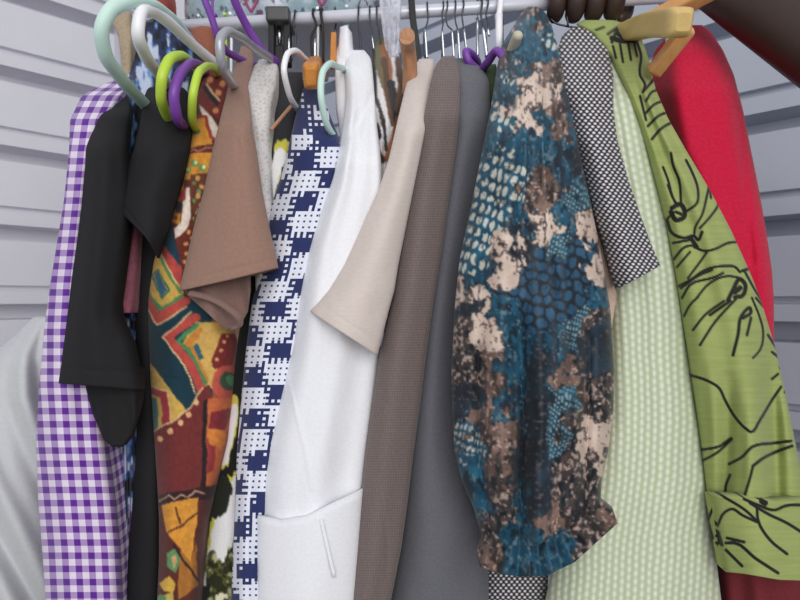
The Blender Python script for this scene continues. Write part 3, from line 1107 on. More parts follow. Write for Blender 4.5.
t = garment('black_blouse', 185, 'black wide sleeved top below the lime and purple hangers', 'top')
loft('sleeve', [(78, 150, 176), (95, 146, 188), (130, 140, 190), (150, 135, 188), (180, 124, 181), (205, 112, 173), (230, 118, 166), (258, 122, 157)],
     [(78, 0.80), (110, 0.70), (150, 0.665), (258, 0.655)], MAT['black'], t, tube=0.05, ybot=lambda a: 204 + 54 * ((a + 1) / 2) ** 0.9, sm=7, seed=6,
     creases=[([(119, 198), (156, 248)], 1.2, 0.001)], step=2.2, folds=[(0.003, 1.2, 0.2, -0.4)])
loft('body', [(90, 150, 186), (200, 140, 176), (257, 134, 163), (310, 135, 153), (380, 138, 151), (450, 136, 159), (520, 131, 162), (605, 122, 162)], [(90, 0.80), (150, 0.73), (605, 0.715)],
     MAT['black'], t, rail=0.88, extend=130, sa=0.3, seed=7)

t = garment('patterned_dress', 212, 'red, orange and teal patchwork print dress with a long sleeve', 'dress')
loft('body', [(70, 205, 226), (90, 199, 230), (110, 194, 230), (140, 186, 225), (170, 180, 222), (210, 171, 218), (260, 154, 212), (300, 148, 222), (340, 147, 238), (400, 151, 233), (440, 154, 229), (480, 157, 218), (520, 159, 207), (560, 159, 202), (605, 157, 199)],
     [(70, 0.82), (110, 0.73), (150, 0.69), (605, 0.685)], MAT['printed'], t, rail=0.875, paint=bleed(paint_african), step=1.3, extend=120, sa=0.35, folds=[(0.004, 1.6, 0.3, 0.15)], seed=4, sm=11)

t = garment('mocha_top', 245, 'plain mocha brown top with a wide short sleeve', 'top')
loft('sleeve', [(47, 242, 250), (60, 238, 253), (85, 230, 247), (105, 225, 249), (130, 219, 251), (150, 214, 255), (192, 205, 261), (228, 195, 268), (268, 186, 277), (292, 180, 282)],
     [(47, 0.86), (60, 0.81), (90, 0.73), (125, 0.665), (292, 0.645)], MAT['mocha'], t, tube=0.05, ybot=lambda a: 291 - 23 * (a + 1) / 2, sm=9, step=2.0, seed=11, wob=0.001,
     creases=[([(189, 281), (273, 259)], 1.0, 0.0009), ([(245, 70), (238, 140), (250, 250)], 3, 0.001)], folds=[(0.0025, 0.8, 0.1, 0.2)])
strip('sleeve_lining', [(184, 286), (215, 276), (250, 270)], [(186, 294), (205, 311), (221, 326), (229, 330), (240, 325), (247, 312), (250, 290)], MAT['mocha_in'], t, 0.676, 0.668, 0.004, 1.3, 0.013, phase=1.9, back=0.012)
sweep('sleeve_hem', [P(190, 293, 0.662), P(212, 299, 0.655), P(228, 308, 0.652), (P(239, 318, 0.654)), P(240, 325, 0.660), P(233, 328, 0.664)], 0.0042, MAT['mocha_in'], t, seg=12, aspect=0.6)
loft('body', [(90, 238, 250), (200, 236, 252), (320, 226, 244), (400, 228, 240), (605, 214, 226)], [(90, 0.8), (130, 0.735), (605, 0.72)], MAT['mocha'], t, rail=0.87, sa=0.0, seed=13)

t = garment('lace_top', 268, 'silver grey lace top between the mocha sleeve and the dark print', 'top')
loft('body', [(59, 260, 274), (66, 253, 278), (85, 243, 276), (110, 243, 271), (150, 246, 270), (200, 252, 272), (300, 256, 268)], [(59, 0.83), (88, 0.735), (120, 0.71), (300, 0.705)], MAT['lace'], t, rail=0.87, sm=7, seed=14,
     creases=[([(247, 88), (256, 92), (266, 106)], 1.4, -0.002)], step=1.8)

t = garment('brush_print_dress', 285, 'black dress with white and yellow brush marks, left of the navy check shirt', 'dress')
loft('body', [(72, 276, 302), (110, 268, 298), (150, 265, 295), (200, 264, 290), (260, 252, 280), (340, 236, 264), (400, 228, 256), (440, 221, 250), (500, 207, 246), (560, 201, 243), (605, 197, 242)],
     [(72, 0.83), (110, 0.76), (150, 0.73), (605, 0.71)], MAT['printed'], t, rail=0.87, paint=bleed(paint_brush), step=1.3, extend=110, sa=0.3, seed=15)
sweep('strap', [P(271, 130, 0.70), P(281, 118, 0.715), P(291, 106, 0.735)], 0.0022, MAT['copper'], t, seg=8)

t = garment('check_shirt', 310, 'navy and white pixel check shirt between the mocha sleeve and the white shirt', 'shirt')
loft('body', [(87, 304, 318), (110, 297, 328), (140, 290, 340), (170, 283, 342), (215, 268, 332), (270, 262, 316), (300, 252, 308), (350, 246, 298), (400, 241, 288), (450, 237, 277), (500, 235, 269), (550, 233, 268), (605, 231, 270)],
     [(87, 0.80), (110, 0.735), (140, 0.69), (605, 0.675)], MAT['pixel'], t, rail=0.865, extend=110, sa=0.3, seed=16, folds=[(0.004, 1.3, 0.15, 0.2)])

t = garment('white_shirt', 352, 'white long sleeved shirt with a seamed cuff, right of the navy check shirt', 'shirt')
loft('body', [(50, 348, 364), (58, 345, 371), (75, 345, 373), (100, 346, 375), (125, 343, 377), (150, 339, 380), (175, 334, 382), (187, 330, 383), (220, 317, 381), (255, 305, 379), (297, 297, 377), (320, 294, 376), (350, 288, 381), (400, 275, 377), (440, 265, 373), (480, 259, 368), (530, 258, 364), (605, 260, 357)],
     [(50, 0.83), (65, 0.79), (110, 0.73), (160, 0.675), (605, 0.655)], MAT['white'], t, rail=0.86, extend=100, sa=0.2, seed=17, sm=11, step=2.0,
     folds=[(0.006, 1.2, 0.55, -0.25), (0.003, 2.3, 0.2, 0.3)], creases=[([(284, 364), (292, 395), (305, 450), (312, 490)], 1.3, -0.0016), ([(374, 92), (362, 118), (345, 140), (336, 160)], 5, 0.006)])
loft('back_panel', [(38, 341, 350), (50, 336, 352), (75, 335, 352), (110, 336, 352), (135, 340, 352), (160, 338, 348), (240, 324, 336)], [(38, 0.86), (60, 0.815), (100, 0.77), (240, 0.735)], MAT['white'], t, rail=0.865, seed=40, sm=7)
strip('cuff', [(257, 516), (280, 521), (305, 517), (330, 505), (364, 489)], [(258, 690), (300, 698), (352, 680)], MAT['white'], t, 0.650, 0.647, 0.006, 1.4, 0.003, back=0.034, phase=0.5)
strip('placket', [(319, 520), (323, 519)], [(333, 578), (336, 577)], MAT['white'], t, 0.6475, 0.6465, 0.0012, back=0.0005, nu=8, nv=12)
strip('collar', [(340, 27), (346, 25), (352, 33)], [(337, 60), (345, 64), (354, 60)], MAT['white'], t, 0.845, 0.812, 0.006, 1, 0.002, nu=30, nv=14)


t = garment('ink_print_top', 385, 'white top with brown and black ink strokes, between white shirt and beige linen', 'top')
loft('body', [(36, 378, 388), (50, 372, 398), (75, 373, 404), (100, 374, 404), (130, 375, 402), (160, 376, 396), (200, 378, 392), (330, 374, 388)], [(36, 0.86), (70, 0.8), (110, 0.745), (330, 0.73)], MAT['satin'], t, rail=0.86, paint=bleed(paint_ink), step=1.3, seed=18,
     folds=[(0.004, 2.2, 0.2, 0.3)], sm=7)
sl = sweep('rolled_strap', [P(407, 36, 0.722), P(408, 48, 0.752), P(410, 68, 0.770), P(409, 95, 0.785)], 0.0095, MAT['copper'], t, seg=16, aspect=1.1)
sl['label'] = 'bronze satin rolled strap with a dark disc for its open end'
sweep('strap_dark_disc', [P(406.8, 35.4, 0.7195), P(407, 36.2, 0.724)], 0.0066, MAT['blackp'], sl, seg=12, curve=False)  # solid black disc stands in for the shade inside the roll

t = garment('linen_top', 425, 'beige linen top with a short flared sleeve, left of the tweed jacket', 'top')
loft('sleeve', [(60, 420, 433), (75, 410, 433), (90, 406, 431), (120, 399, 426), (160, 390, 418), (190, 380, 412), (225, 364, 405), (265, 345, 397), (290, 330, 393), (312, 311, 387), (356, 300, 376)],
     [(60, 0.82), (90, 0.74), (130, 0.67), (356, 0.64)], MAT['linen'], t, tube=0.05, ybot=lambda a: 312 + 43 * (a + 1) / 2, sm=7, step=2.0, seed=19, creases=[([(318, 303), (382, 345)], 1.0, 0.0008)], folds=[(0.003, 0.9, 0.2, 0.2)])
loft('body', [(80, 416, 430), (160, 408, 420), (330, 384, 394), (605, 366, 374)], [(80, 0.82), (120, 0.75), (605, 0.74)], MAT['linen'], t, rail=0.855, seed=20)

t = garment('tweed_jacket', 450, 'brown grey tweed jacket with a long sleeve, left of the plain grey one', 'jacket')
loft('body', [(56, 443, 454), (64, 436, 459), (80, 431, 460), (110, 425, 460), (150, 418, 456), (200, 408, 449), (250, 400, 442), (300, 392, 434), (350, 380, 427), (400, 372, 421), (450, 365, 414), (500, 360, 408), (550, 356, 401), (605, 352, 390)],
     [(56, 0.80), (80, 0.72), (115, 0.675), (605, 0.655)], MAT['tweed'], t, rail=0.85, extend=110, sa=0.0, seed=21, sm=9, folds=[(0.003, 1.1, 0.3, 0.1)], creases=[([(378, 470), (386, 530), (388, 570)], 1.4, 0.0015)])

t = garment('grey_jacket', 470, 'plain dark grey suit jacket between the tweed one and the snake print sleeve', 'jacket')
loft('body', [(58, 454, 470), (68, 454, 482), (80, 453, 489), (130, 450, 491), (180, 442, 484), (230, 436, 475), (290, 428, 465), (340, 422, 461), (400, 414, 461), (450, 408, 466), (500, 402, 478), (550, 396, 488), (605, 385, 490)],
     [(58, 0.81), (80, 0.74), (115, 0.70), (605, 0.685)], MAT['suit'], t, rail=0.845, extend=110, sa=-0.1, seed=22, sm=9, folds=[(0.004, 1.0, 0.4, 0.1)])

t = garment('green_top', 492, 'dark green cloth below the small purple hanger', 'top')
loft('body', [(64, 484, 496), (90, 486, 502), (300, 470, 486)], [(64, 0.80), (90, 0.755), (300, 0.75)], MAT['dgreen'], t, rail=0.845, seed=23, sm=7)

t = garment('snake_print_blouse', 535, 'teal, cream and brown snake print blouse with a gathered puff sleeve', 'blouse')
loft('sleeve', [(8, 528, 538), (14, 522, 545), (24, 516, 550), (45, 503, 556), (70, 498, 561), (110, 492, 570), (160, 482, 580), (205, 473, 590), (260, 461, 601), (310, 456, 609), (370, 453, 613), (410, 454, 612), (450, 456, 607), (480, 463, 600), (505, 474, 599), (545, 486, 588)],
     [(8, 0.82), (40, 0.74), (90, 0.655), (140, 0.61), (545, 0.60)], MAT['satin'], t, tube=0.10, ybot=lambda a: 547 - 40 * max(0.0, (a + 0.2) / 1.2) ** 1.4, paint=paint_snake, step=1.25, sm=9, seed=24,
     folds=[(0.004, 2.2, 0.1, 0.15), (0.0025, 4.6, 0.3, 0.1)], creases=[([(518, 300), (524, 430), (516, 545)], 10, 0.020), ([(556, 380), (562, 470), (556, 540)], 9, 0.012), ([(480, 350), (476, 430), (492, 530)], 6, 0.010), ([(588, 340), (586, 430), (584, 510)], 6, 0.009), ([(538, 300), (542, 420), (536, 540)], 7, -0.006)])
rf = strip('ruffle', [(484, 534), (510, 540), (545, 539), (575, 526), (599, 497)], [(478, 553), (480, 567), (496, 573), (520, 577), (546, 576), (575, 562), (598, 541), (618, 523), (612, 507)], MAT['satin'], t, 0.609, 0.598, 0.010, 8, 0.006, paint=paint_snake, nu=160, nv=24, back=0.045)
loft('body', [(30, 526, 542), (120, 520, 545), (300, 500, 560), (420, 500, 560)], [(30, 0.84), (120, 0.76), (420, 0.735)], MAT['satin'], t, rail=0.84, paint=paint_snake, seed=25, sa=0.0)

t = garment('pale_pink_top', 575, 'pale pink edge of a garment showing right of the snake print sleeve', 'top')
loft('body', [(230, 592, 600), (245, 595, 603), (270, 601, 611), (295, 603, 617), (340, 600, 610), (430, 588, 602), (500, 580, 592)], [(230, 0.675), (500, 0.675)], MAT['palepink'], t, rail=0.75, seed=26, sm=7)

t = garment('dotted_dress', 585, 'black and white dotted dress with a short sleeve, right of the snake print', 'dress')
loft('sleeve', [(29, 572, 590), (36, 563, 600), (50, 559, 607), (75, 561, 612), (110, 570, 612), (140, 577, 616), (180, 587, 627), (215, 596, 639), (245, 606, 650), (266, 611, 659), (290, 618, 668)],
     [(29, 0.80), (50, 0.74), (90, 0.67), (140, 0.64), (290, 0.63)], MAT['dots'], t, tube=0.045, ybot=lambda a: 289 - 23 * (a + 1) / 2, sm=7, seed=27, folds=[(0.003, 1.0, 0.3, 0.2)])
loft('body', [(60, 574, 600), (300, 536, 588), (500, 494, 558), (560, 480, 549), (605, 479, 547)], [(60, 0.81), (110, 0.735), (605, 0.715)], MAT['dots'], t, rail=0.83, extend=110, seed=28, sa=0.0)

t = garment('knit_cardigan', 605, 'long pale green knit cardigan, left of the green line print sleeve', 'cardigan')
loft('body', [(36, 592, 604), (60, 590, 616), (85, 592, 629), (120, 594, 642), (150, 596, 650), (190, 600, 660), (230, 604, 669), (270, 606, 677), (320, 606, 684), (370, 602, 691), (420, 598, 699), (480, 584, 707), (540, 560, 714), (605, 545, 722)],
     [(36, 0.81), (60, 0.76), (100, 0.705), (140, 0.685), (605, 0.67)], MAT['knit'], t, rail=0.825, extend=110, seed=29, sa=0.2, sm=9, folds=[(0.003, 2.0, 0.3, 0.1)])

t = garment('line_print_shirt', 625, 'green shirt with black ink flower lines and a turned up cuff', 'shirt')
loft('body', [(20, 584, 614), (24, 574, 626), (34, 592, 640), (60, 612, 649), (90, 626, 656), (120, 638, 669), (150, 647, 686), (190, 657, 710), (230, 667, 731), (270, 674, 749), (300, 679, 761), (350, 687, 776), (400, 695, 787), (450, 702, 797), (505, 708, 808)],
     [(20, 0.80), (40, 0.76), (90, 0.71), (140, 0.685), (505, 0.66)], MAT['greenlin'], t, rail=0.815, paint=paint_green, step=1.15, seed=30, sm=7, sa=0.0, folds=[(0.004, 2.1, 0.42, 0.1)], creases=[([(728, 370), (724, 500)], 9, 0.022), ([(770, 310), (776, 505)], 10, 0.026), ([(750, 390), (748, 505)], 7, -0.008), ([(700, 330), (712, 505)], 7, 0.006)], bul=0.8)
strip('cuff', [(713, 497), (745, 498), (780, 503), (812, 500)], [(726, 572), (745, 574), (780, 580), (815, 581)], MAT['greenlin'], t, 0.648, 0.645, 0.02, 1.5, 0.004, paint=paint_green, nu=110, nv=80, back=0.03, phase=1)

t = garment('red_cardigan', 690, 'red wool cardigan on a wooden hanger at the right end of the row', 'cardigan')
loft('body', [(25, 685, 702), (32, 670, 711), (50, 655, 723), (75, 648, 734), (110, 652, 743), (150, 660, 751), (190, 680, 759), (230, 700, 766), (270, 715, 772), (300, 725, 774), (340, 735, 774), (450, 738, 772), (605, 738, 768)],
     [(25, 0.86), (50, 0.80), (90, 0.76), (605, 0.735)], MAT['red'], t, rail=0.86, extend=110, seed=31, sm=9, sa=0.3, folds=[(0.006, 1.5, 0.35, 0.15)], bul=0.9, creases=[([(652, 40), (652, 100), (664, 160), (690, 210)], 17, 0.055), ([(738, 110), (752, 260)], 5, 0.006)])

t = garment('shaded_red_top', 675, 'red cloth with shade put into its colour, showing below the turned up green cuff', 'top')
loft('body', [(520, 716, 800), (560, 717, 806), (605, 722, 812)], [(520, 0.705), (605, 0.70)], MAT['shadered'], t, rail=0.84, extend=110, seed=41, sm=7, sa=0.2, folds=[(0.006, 2.4, 0.1, 0.6)])  # cloth in shadow here; its darkness is put into the colour

t = garment('terracotta_top', 205, 'terracotta cloth hanging deep between the white and silver hangers', 'top')
loft('body', [(28, 188, 214), (50, 196, 216), (100, 200, 216), (300, 200, 214)], [(28, 0.87), (60, 0.86), (300, 0.85)], MAT['terra'], t, rail=0.9, seed=32, sm=7)

# ------------------------------------------------------------------ hangers
H = 'hangers on the rail'


def hook(parent, top, mat, r=0.0018):
    """a question mark of wire from the hanger's neck up over the rail"""
    rl = rail_at(CX + F * top.x / top.y)
    x = top.x
    R = 0.0135
    c = (rl.y, rl.z)
    pts = [(x, c[0] + 0.002, top.z)]
    pts += [(x, c[0] + 0.004, c[1] - 0.030)]
    for k in range(-2, 8):
        th = -PI / 2 + 0.5 + k * 0.42
        if k < 0:
            continue
        pts.append((x, c[0] + R * math.cos(th), c[1] + R * math.sin(th)))
    return sweep('hook', pts, r, mat, parent, seg=8, per=6)


def plastic_hanger(name, near, r, mat, label, aspect=1.0, hk=True, hmat=None):
    """NEAR: (px, py, depth) from the neck along the shoulder to its end and back along the lower bar"""
    pts = [P(*p) for p in near]
    neck = pts[0]
    rl = rail_at(CX + F * neck.x / neck.y)
    yc = rl.y
    neck = Vector((neck.x, yc, neck.z))
    pts[0] = neck
    far = [Vector((p.x, 2 * yc - p.y, p.z)) for p in pts[1:]]
    o = thing(name, neck, label, 'hanger', H)
    sweep('frame', pts + far[::-1], r, mat, o, closed=True, per=10, aspect=aspect)
    if hk:
        hook(o, neck, hmat or mat, 0.0022)
    return o


plastic_hanger('plastic_hanger', [(192, 44, 0.86), (165, 14, 0.70), (146, 4, 0.63), (128, 2, 0.60), (110, 11, 0.585), (102, 28, 0.585), (104, 50, 0.60), (118, 74, 0.64), (136, 95, 0.70)], 0.0072, MAT['mint'], 'thick mint green hanger at the far left of the rail')
plastic_hanger('plastic_hanger', [(226, 72, 0.86), (192, 44, 0.78), (163, 18, 0.68), (149, 10, 0.635), (140, 15, 0.61), (138, 32, 0.61), (144, 52, 0.64), (155, 69, 0.69), (168, 84, 0.76)], 0.0066, MAT['wplast'], 'thick white hanger right of the mint one at the left end')
plastic_hanger('plastic_hanger', [(206, 80, 0.87), (190, 62, 0.72), (179, 56, 0.67), (168, 62, 0.64), (162, 78, 0.63), (161, 95, 0.64), (165, 111, 0.67), (176, 127, 0.73)], 0.0057, MAT['lime'], 'lime green hanger left of the purple hanger loop', 1.0)
plastic_hanger('plastic_hanger', [(212, 84, 0.87), (196, 64, 0.73), (186, 67, 0.67), (178, 79, 0.645), (174, 95, 0.64), (176, 112, 0.65), (182, 125, 0.69), (192, 135, 0.74)], 0.0057, MAT['purple'], 'purple hanger loop between the two lime green hangers')
plastic_hanger('plastic_hanger', [(222, 86, 0.87), (212, 67, 0.73), (204, 68, 0.68), (197, 77, 0.65), (193, 95, 0.645), (192, 112, 0.66), (195, 128, 0.71)], 0.0047, MAT['lime'], 'lime green hanger right of the purple hanger loop', 1.0)
plastic_hanger('plastic_hanger', [(280, 66, 0.85), (252, 46, 0.75), (236, 35, 0.68), (226, 32, 0.65), (220, 42, 0.635), (221, 60, 0.64), (227, 76, 0.68), (240, 92, 0.78)], 0.0052, MAT['silver'], 'silver grey hanger left of the mocha top')
plastic_hanger('plastic_hanger', [(316, 70, 0.85), (304, 58, 0.78), (293, 51, 0.72), (287, 55, 0.70), (284, 70, 0.69), (288, 90, 0.71), (298, 110, 0.77)], 0.0036, MAT['wplast'], 'thin white hanger left of the orange wooden hanger end')
plastic_hanger('plastic_hanger', [(346, 74, 0.85), (338, 67, 0.74), (328, 65, 0.69), (322, 75, 0.67), (321, 96, 0.665), (325, 118, 0.68), (335, 138, 0.73), (345, 150, 0.80)], 0.0038, MAT['mint'], 'mint green hanger left of the white shirt')
# purple hanger crossing the rail
o = thing('plastic_hanger', P(215, -40, 0.70), 'purple triangular hanger leaning in front of the rail above the silver hanger', 'hanger', H)
sweep('frame', [P(*p) for p in [(217, 34, 0.74), (211, 16, 0.73), (202, -8, 0.72), (198, -34, 0.72), (212, -52, 0.73), (226, -30, 0.74), (233, -4, 0.75), (248, 28, 0.78), (262, 50, 0.80), (276, 64, 0.83), (262, 66, 0.83), (238, 58, 0.80), (222, 46, 0.76)]],
      0.0042, MAT['purple'], o, closed=True, per=8, aspect=1.25)
hook(o, rail_at(212) + Vector((0, 0, 0.06)), MAT['purple'], 0.002)
plastic_hanger('plastic_hanger', [(478, 66, 0.84), (470, 53, 0.80), (466, 52, 0.79), (468, 60, 0.79), (478, 70, 0.80), (488, 62, 0.77), (497, 51, 0.745), (503, 57, 0.735), (507, 78, 0.745)], 0.0052, MAT['purple'], 'purple hanger bent like a letter M right of the grey jacket', hmat=MAT['chrome'])


def rod(a, b, ra, rb, asp, mat, name, parent, sq=True, bend=0.0):
    a, b = P(*a), P(*b)
    mid = a.lerp(b, 0.5) + Vector((0, 0, bend))
    pts = catmull([a, mid, b], 12)
    n = len(pts)

    def tp(t):
        k = ra + (rb - ra) * t
        e = min(1.0, (1 - t) * 9 + 0.55, t * 12 + 0.5)
        return k * e / ra
    return sweep(name, pts, ra, mat, parent, seg=24, aspect=asp, square=sq, curve=False, taper=tp)


o = thing('wooden_hanger', rail_at(626), 'pale wooden hanger with a thick rounded end over the red cardigan', 'hanger', H)
rod((622, 34, 0.80), (684, 22, 0.615), 0.0105, 0.0135, 1.15, MAT['woodp'], 'arm', o, bend=0.004)
rod((622, 34, 0.80), (612, 30, 1.02), 0.0105, 0.0125, 1.2, MAT['woodp'], 'arm', o, bend=0.004)
hook(o, P(622, 24, 0.80), MAT['chrome'], 0.0016)
o = thing('wooden_hanger', rail_at(668), 'amber wooden hanger slanting behind the thick pale hanger end', 'hanger', H)
rod((652, 74, 0.72), (690, 26, 0.68), 0.0085, 0.0085, 0.9, MAT['woodm'], 'arm', o)
rod((628, 34, 0.765), (722, -16, 0.70), 0.0105, 0.0105, 0.9, MAT['woodm'], 'arm', o)
hook(o, P(668, 10, 0.80), MAT['chrome'], 0.0016)
o = thing('wooden_hanger', rail_at(318), 'orange varnished wooden hanger end above the navy check shirt', 'hanger', H)
rod((316, 66, 0.84), (311, 77, 0.685), 0.0085, 0.0098, 1.55, MAT['woodo'], 'arm', o)
rod((316, 66, 0.84), (323, 74, 1.0), 0.0085, 0.0098, 1.4, MAT['woodo'], 'arm', o)
hook(o, P(316, 62, 0.84), MAT['wire'], 0.0016)
o = thing('wooden_hanger', rail_at(334), 'slim orange wooden hanger arm beside the white shirt collar', 'hanger', H)
rod((334, 36, 0.855), (333, 66, 0.815), 0.004, 0.004, 2.0, MAT['woodo'], 'arm', o)
hook(o, P(334, 36, 0.855), MAT['wire'], 0.0016)
o = thing('padded_hanger', rail_at(506), 'cream hanger end left of the snake print blouse', 'hanger', H)
rod((504, 68, 0.765), (519, 33, 0.705), 0.006, 0.0062, 1.0, MAT['cream'], 'arm', o, sq=False)
hook(o, P(505, 56, 0.82), MAT['wire'], 0.0016)

# black plastic clip hanger gripping the rail
q = rail_at(277)
o = thing('clip_hanger', q, 'black plastic clip hanger gripping the rail left of centre', 'hanger', H)
d = q.y - 0.025
a, b = P(265, 5, d), P(289, 20, d)
box('clamp', (a.x, d, b.z), (b.x, d + 0.055, a.z), MAT['greyp'], o, 0.004)
for x0, x1, y1 in ((268, 274, 62), (283, 290, 64)):
    a, b = P(x0, 18, d + 0.012), P(x1, y1, d + 0.012)
    box('jaw', (a.x, d + 0.012, b.z), (b.x, d + 0.03, a.z), MAT['blackp'], o, 0.002)
a, b = P(273, 44, d + 0.016), P(285, 74, d + 0.016)
box('spring_block', (a.x, d + 0.016, b.z), (b.x, d + 0.04, a.z), MAT['blackp'], o, 0.004)
sweep('pin', [P(279, 24, d + 0.02), P(280, 44, d + 0.02)], 0.003, MAT['chrome'], o, curve=False)


def wire_hanger(px, pts, mat, label, r=0.0012, shaft=None):
    """wire hook over the rail with a shaft that runs down into its garment"""
    q = rail_at(px)
    o = thing('wire_hanger', q, label, 'hanger', H)
    R = 0.0115
    path = []
    for k in range(0, 9):
        th = PI * 1.05 - k * PI / 7.2
        path.append((q.x, q.y + R * -math.cos(th) * -1, q.z + R * math.sin(th)))
    front = [P(x, y, q.y - 0.012) for x, y in pts]
    path = [tuple(front[-1])] + [tuple(f) for f in front[::-1][1:]] + [(q.x, q.y - R, q.z), (q.x, q.y - R * 0.7, q.z + R * 0.75), (q.x, q.y, q.z + R), (q.x, q.y + R * 0.8, q.z + R * 0.6), (q.x, q.y + R, q.z - 0.004)]
    sweep('hook', path, r, mat, o, seg=8, per=6)
    if shaft:
        sweep('shaft', [P(x, y, q.y - 0.012) for x, y in shaft[:-1]], shaft[-1], MAT['chrome'], o, seg=10, per=4)
    return o


wire_hanger(296, [(293, 24), (296, 36), (294, 50), (292, 60)], MAT['wire'], 'dark wire hanger hook right of the black clip', 0.0014, [(289, 36), (289, 62), 0.0016])
wire_hanger(314, [(316, 24), (312, 36), (312, 60)], MAT['blackp'], 'black wire hook with a bright shaft above the orange wooden end', 0.0018, [(315, 38), (315, 60), 0.002])
wire_hanger(322, [(322, 22), (323, 40), (323, 62)], MAT['blackp'], 'thick black hook just left of the white shirt collar', 0.0022)
wire_hanger(359, [(358, 22), (360, 36), (361, 52)], MAT['wire'], 'dark wire hook above the white shirt shoulder', 0.0014)
wire_hanger(370, [(370, 22), (372, 34), (373, 50)], MAT['wire'], 'grey wire hook left of the plastic film', 0.0012, [(372, 36), (374, 50), 0.0014])
wire_hanger(377, [(377, 22), (379, 32), (381, 46)], MAT['wire'], 'grey wire hook touching the plastic film', 0.0013)
wire_hanger(427, [(428, 17), (427, 24), (425, 29), (425, 58)], MAT['wire'], 'thin wire hook between the black strip and the tweed jacket', 0.0012, [(425, 29), (426, 44), (427, 60), 0.0019])
wire_hanger(443, [(442, 16), (443, 24), (442, 30), (442, 58)], MAT['wire'], 'first thin wire hook above the tweed jacket', 0.0011, [(442, 30), (443, 44), (444, 60), 0.0016])
wire_hanger(447, [(446, 16), (448, 26), (452, 30), (453, 58)], MAT['wire'], 'second thin wire hook above the tweed jacket, bent sideways', 0.0011, [(452, 30), (453, 44), (454, 60), 0.0016])
wire_hanger(455, [(455, 16), (456, 24), (458, 30), (459, 60)], MAT['wire'], 'thin wire hook above the gap between tweed and grey jackets', 0.0011, [(458, 30), (459, 46), (460, 62), 0.0016])
wire_hanger(463, [(462, 16), (463, 24), (464, 30), (466, 60)], MAT['wire'], 'thin wire hook above the grey jacket shoulder', 0.0011, [(464, 29), (466, 46), (467, 58), 0.0014])
wire_hanger(481, [(481, 15), (482, 22), (484, 28), (487, 58)], MAT['wire'], 'bright chrome hook left of the white hook post', 0.0014, [(483, 28), (485, 42), (487, 58), 0.0026])
wire_hanger(487, [(486, 15), (488, 24), (489, 34)], MAT['wire'], 'short wire hook touching the bright chrome one', 0.0012, [(488, 29), (489, 36), 0.0018])
wire_hanger(548, [(548, 12), (554, 22), (566, 26), (578, 28)], MAT['wire'], 'dark wire hook left of the hand', 0.0014)
wire_hanger(566, [(566, 8), (567, 16), (568, 26)], MAT['wire'], 'dark wire hook just below the fingers', 0.0014)

q = rail_at(414)
o = tag(sweep('black_strap', [tuple(q + Vector((-0.004, -0.012, 0.012))), tuple(P(413, 20, q.y - 0.013)), tuple(P(416, 40, q.y - 0.013)), tuple(P(419, 64, q.y - 0.01))], 0.0046, MAT['blackp'], None, seg=16, aspect=0.4, square=True),
        'flat black strap hanging from the rail right of the rolled satin', 'strap')
q = rail_at(499)
o = thing('plastic_hook', q, 'white plastic hook post left of the cream hanger end', 'hook')
sweep('post', [P(499, 14, q.y - 0.014), P(499, 38, q.y - 0.014), P(499, 52, q.y - 0.014)], 0.0050, MAT['wplast'], o, seg=14, curve=False)
sweep('hook', [tuple(P(499, 16, q.y - 0.014)), (q.x, q.y - 0.014, q.z + 0.002), (q.x, q.y - 0.006, q.z + 0.0135), (q.x, q.y + 0.008, q.z + 0.012), (q.x, q.y + 0.0145, q.z), (q.x, q.y + 0.012, q.z - 0.012)], 0.0042, MAT['wplast'], o, seg=12)

# clear plastic film tied over the rail
q = rail_at(390)
d = q.y - 0.017
o = thing('plastic_film', q, 'crumpled clear plastic film hanging over the middle of the rail', 'plastic film')
strip('front_fall', [(377, -12), (388, -14), (402, -12)], [(385, 48), (391, 62), (399, 52)], MAT['film'], o, d, d - 0.02, 0.002, 1.7, 0.004, nu=60, nv=40, back=0.006)
for ob in o.children:
    for v in ob.data.vertices:
        v.co.y += 0.008 * (float(fbm(np.array(v.co.x * 120.0), np.array(v.co.z * 90.0), 19)) - 0.5) * 2
strip('back_fall', [(378, -14), (390, -16), (402, -13)], [(382, 24), (392, 30), (400, 26)], MAT['film'], o, d + 0.034, d + 0.036, 0.002, 3, 0.004, nu=50, nv=24, back=0.0)

# ------------------------------------------------------------------ the person at the right, one hand on the rail
chains = []       # each: list of (point, radius), joined when it starts on a shared point
hw = rail_at(592)
wrist = P(652, -58, 0.86)
elbow = P(1000, 168, 0.60)
shr = Vector((0.86, 0.24, 1.47))
neck = Vector((1.03, 0.13, 1.50))
chest = Vector((1.04, 0.11, 1.34))
pelvis = Vector((1.06, 0.08, 0.94))
nodes, edges, rad, roots = [], [], [], []


def nd(p, r):
    nodes.append(tuple(p))
    rad.append(r)
    return len(nodes) - 1


def chain(start, pts):
    k = start
    for p, r in pts:
        j = nd(p, r)
        edges.append((k, j))
        k = j
    return k


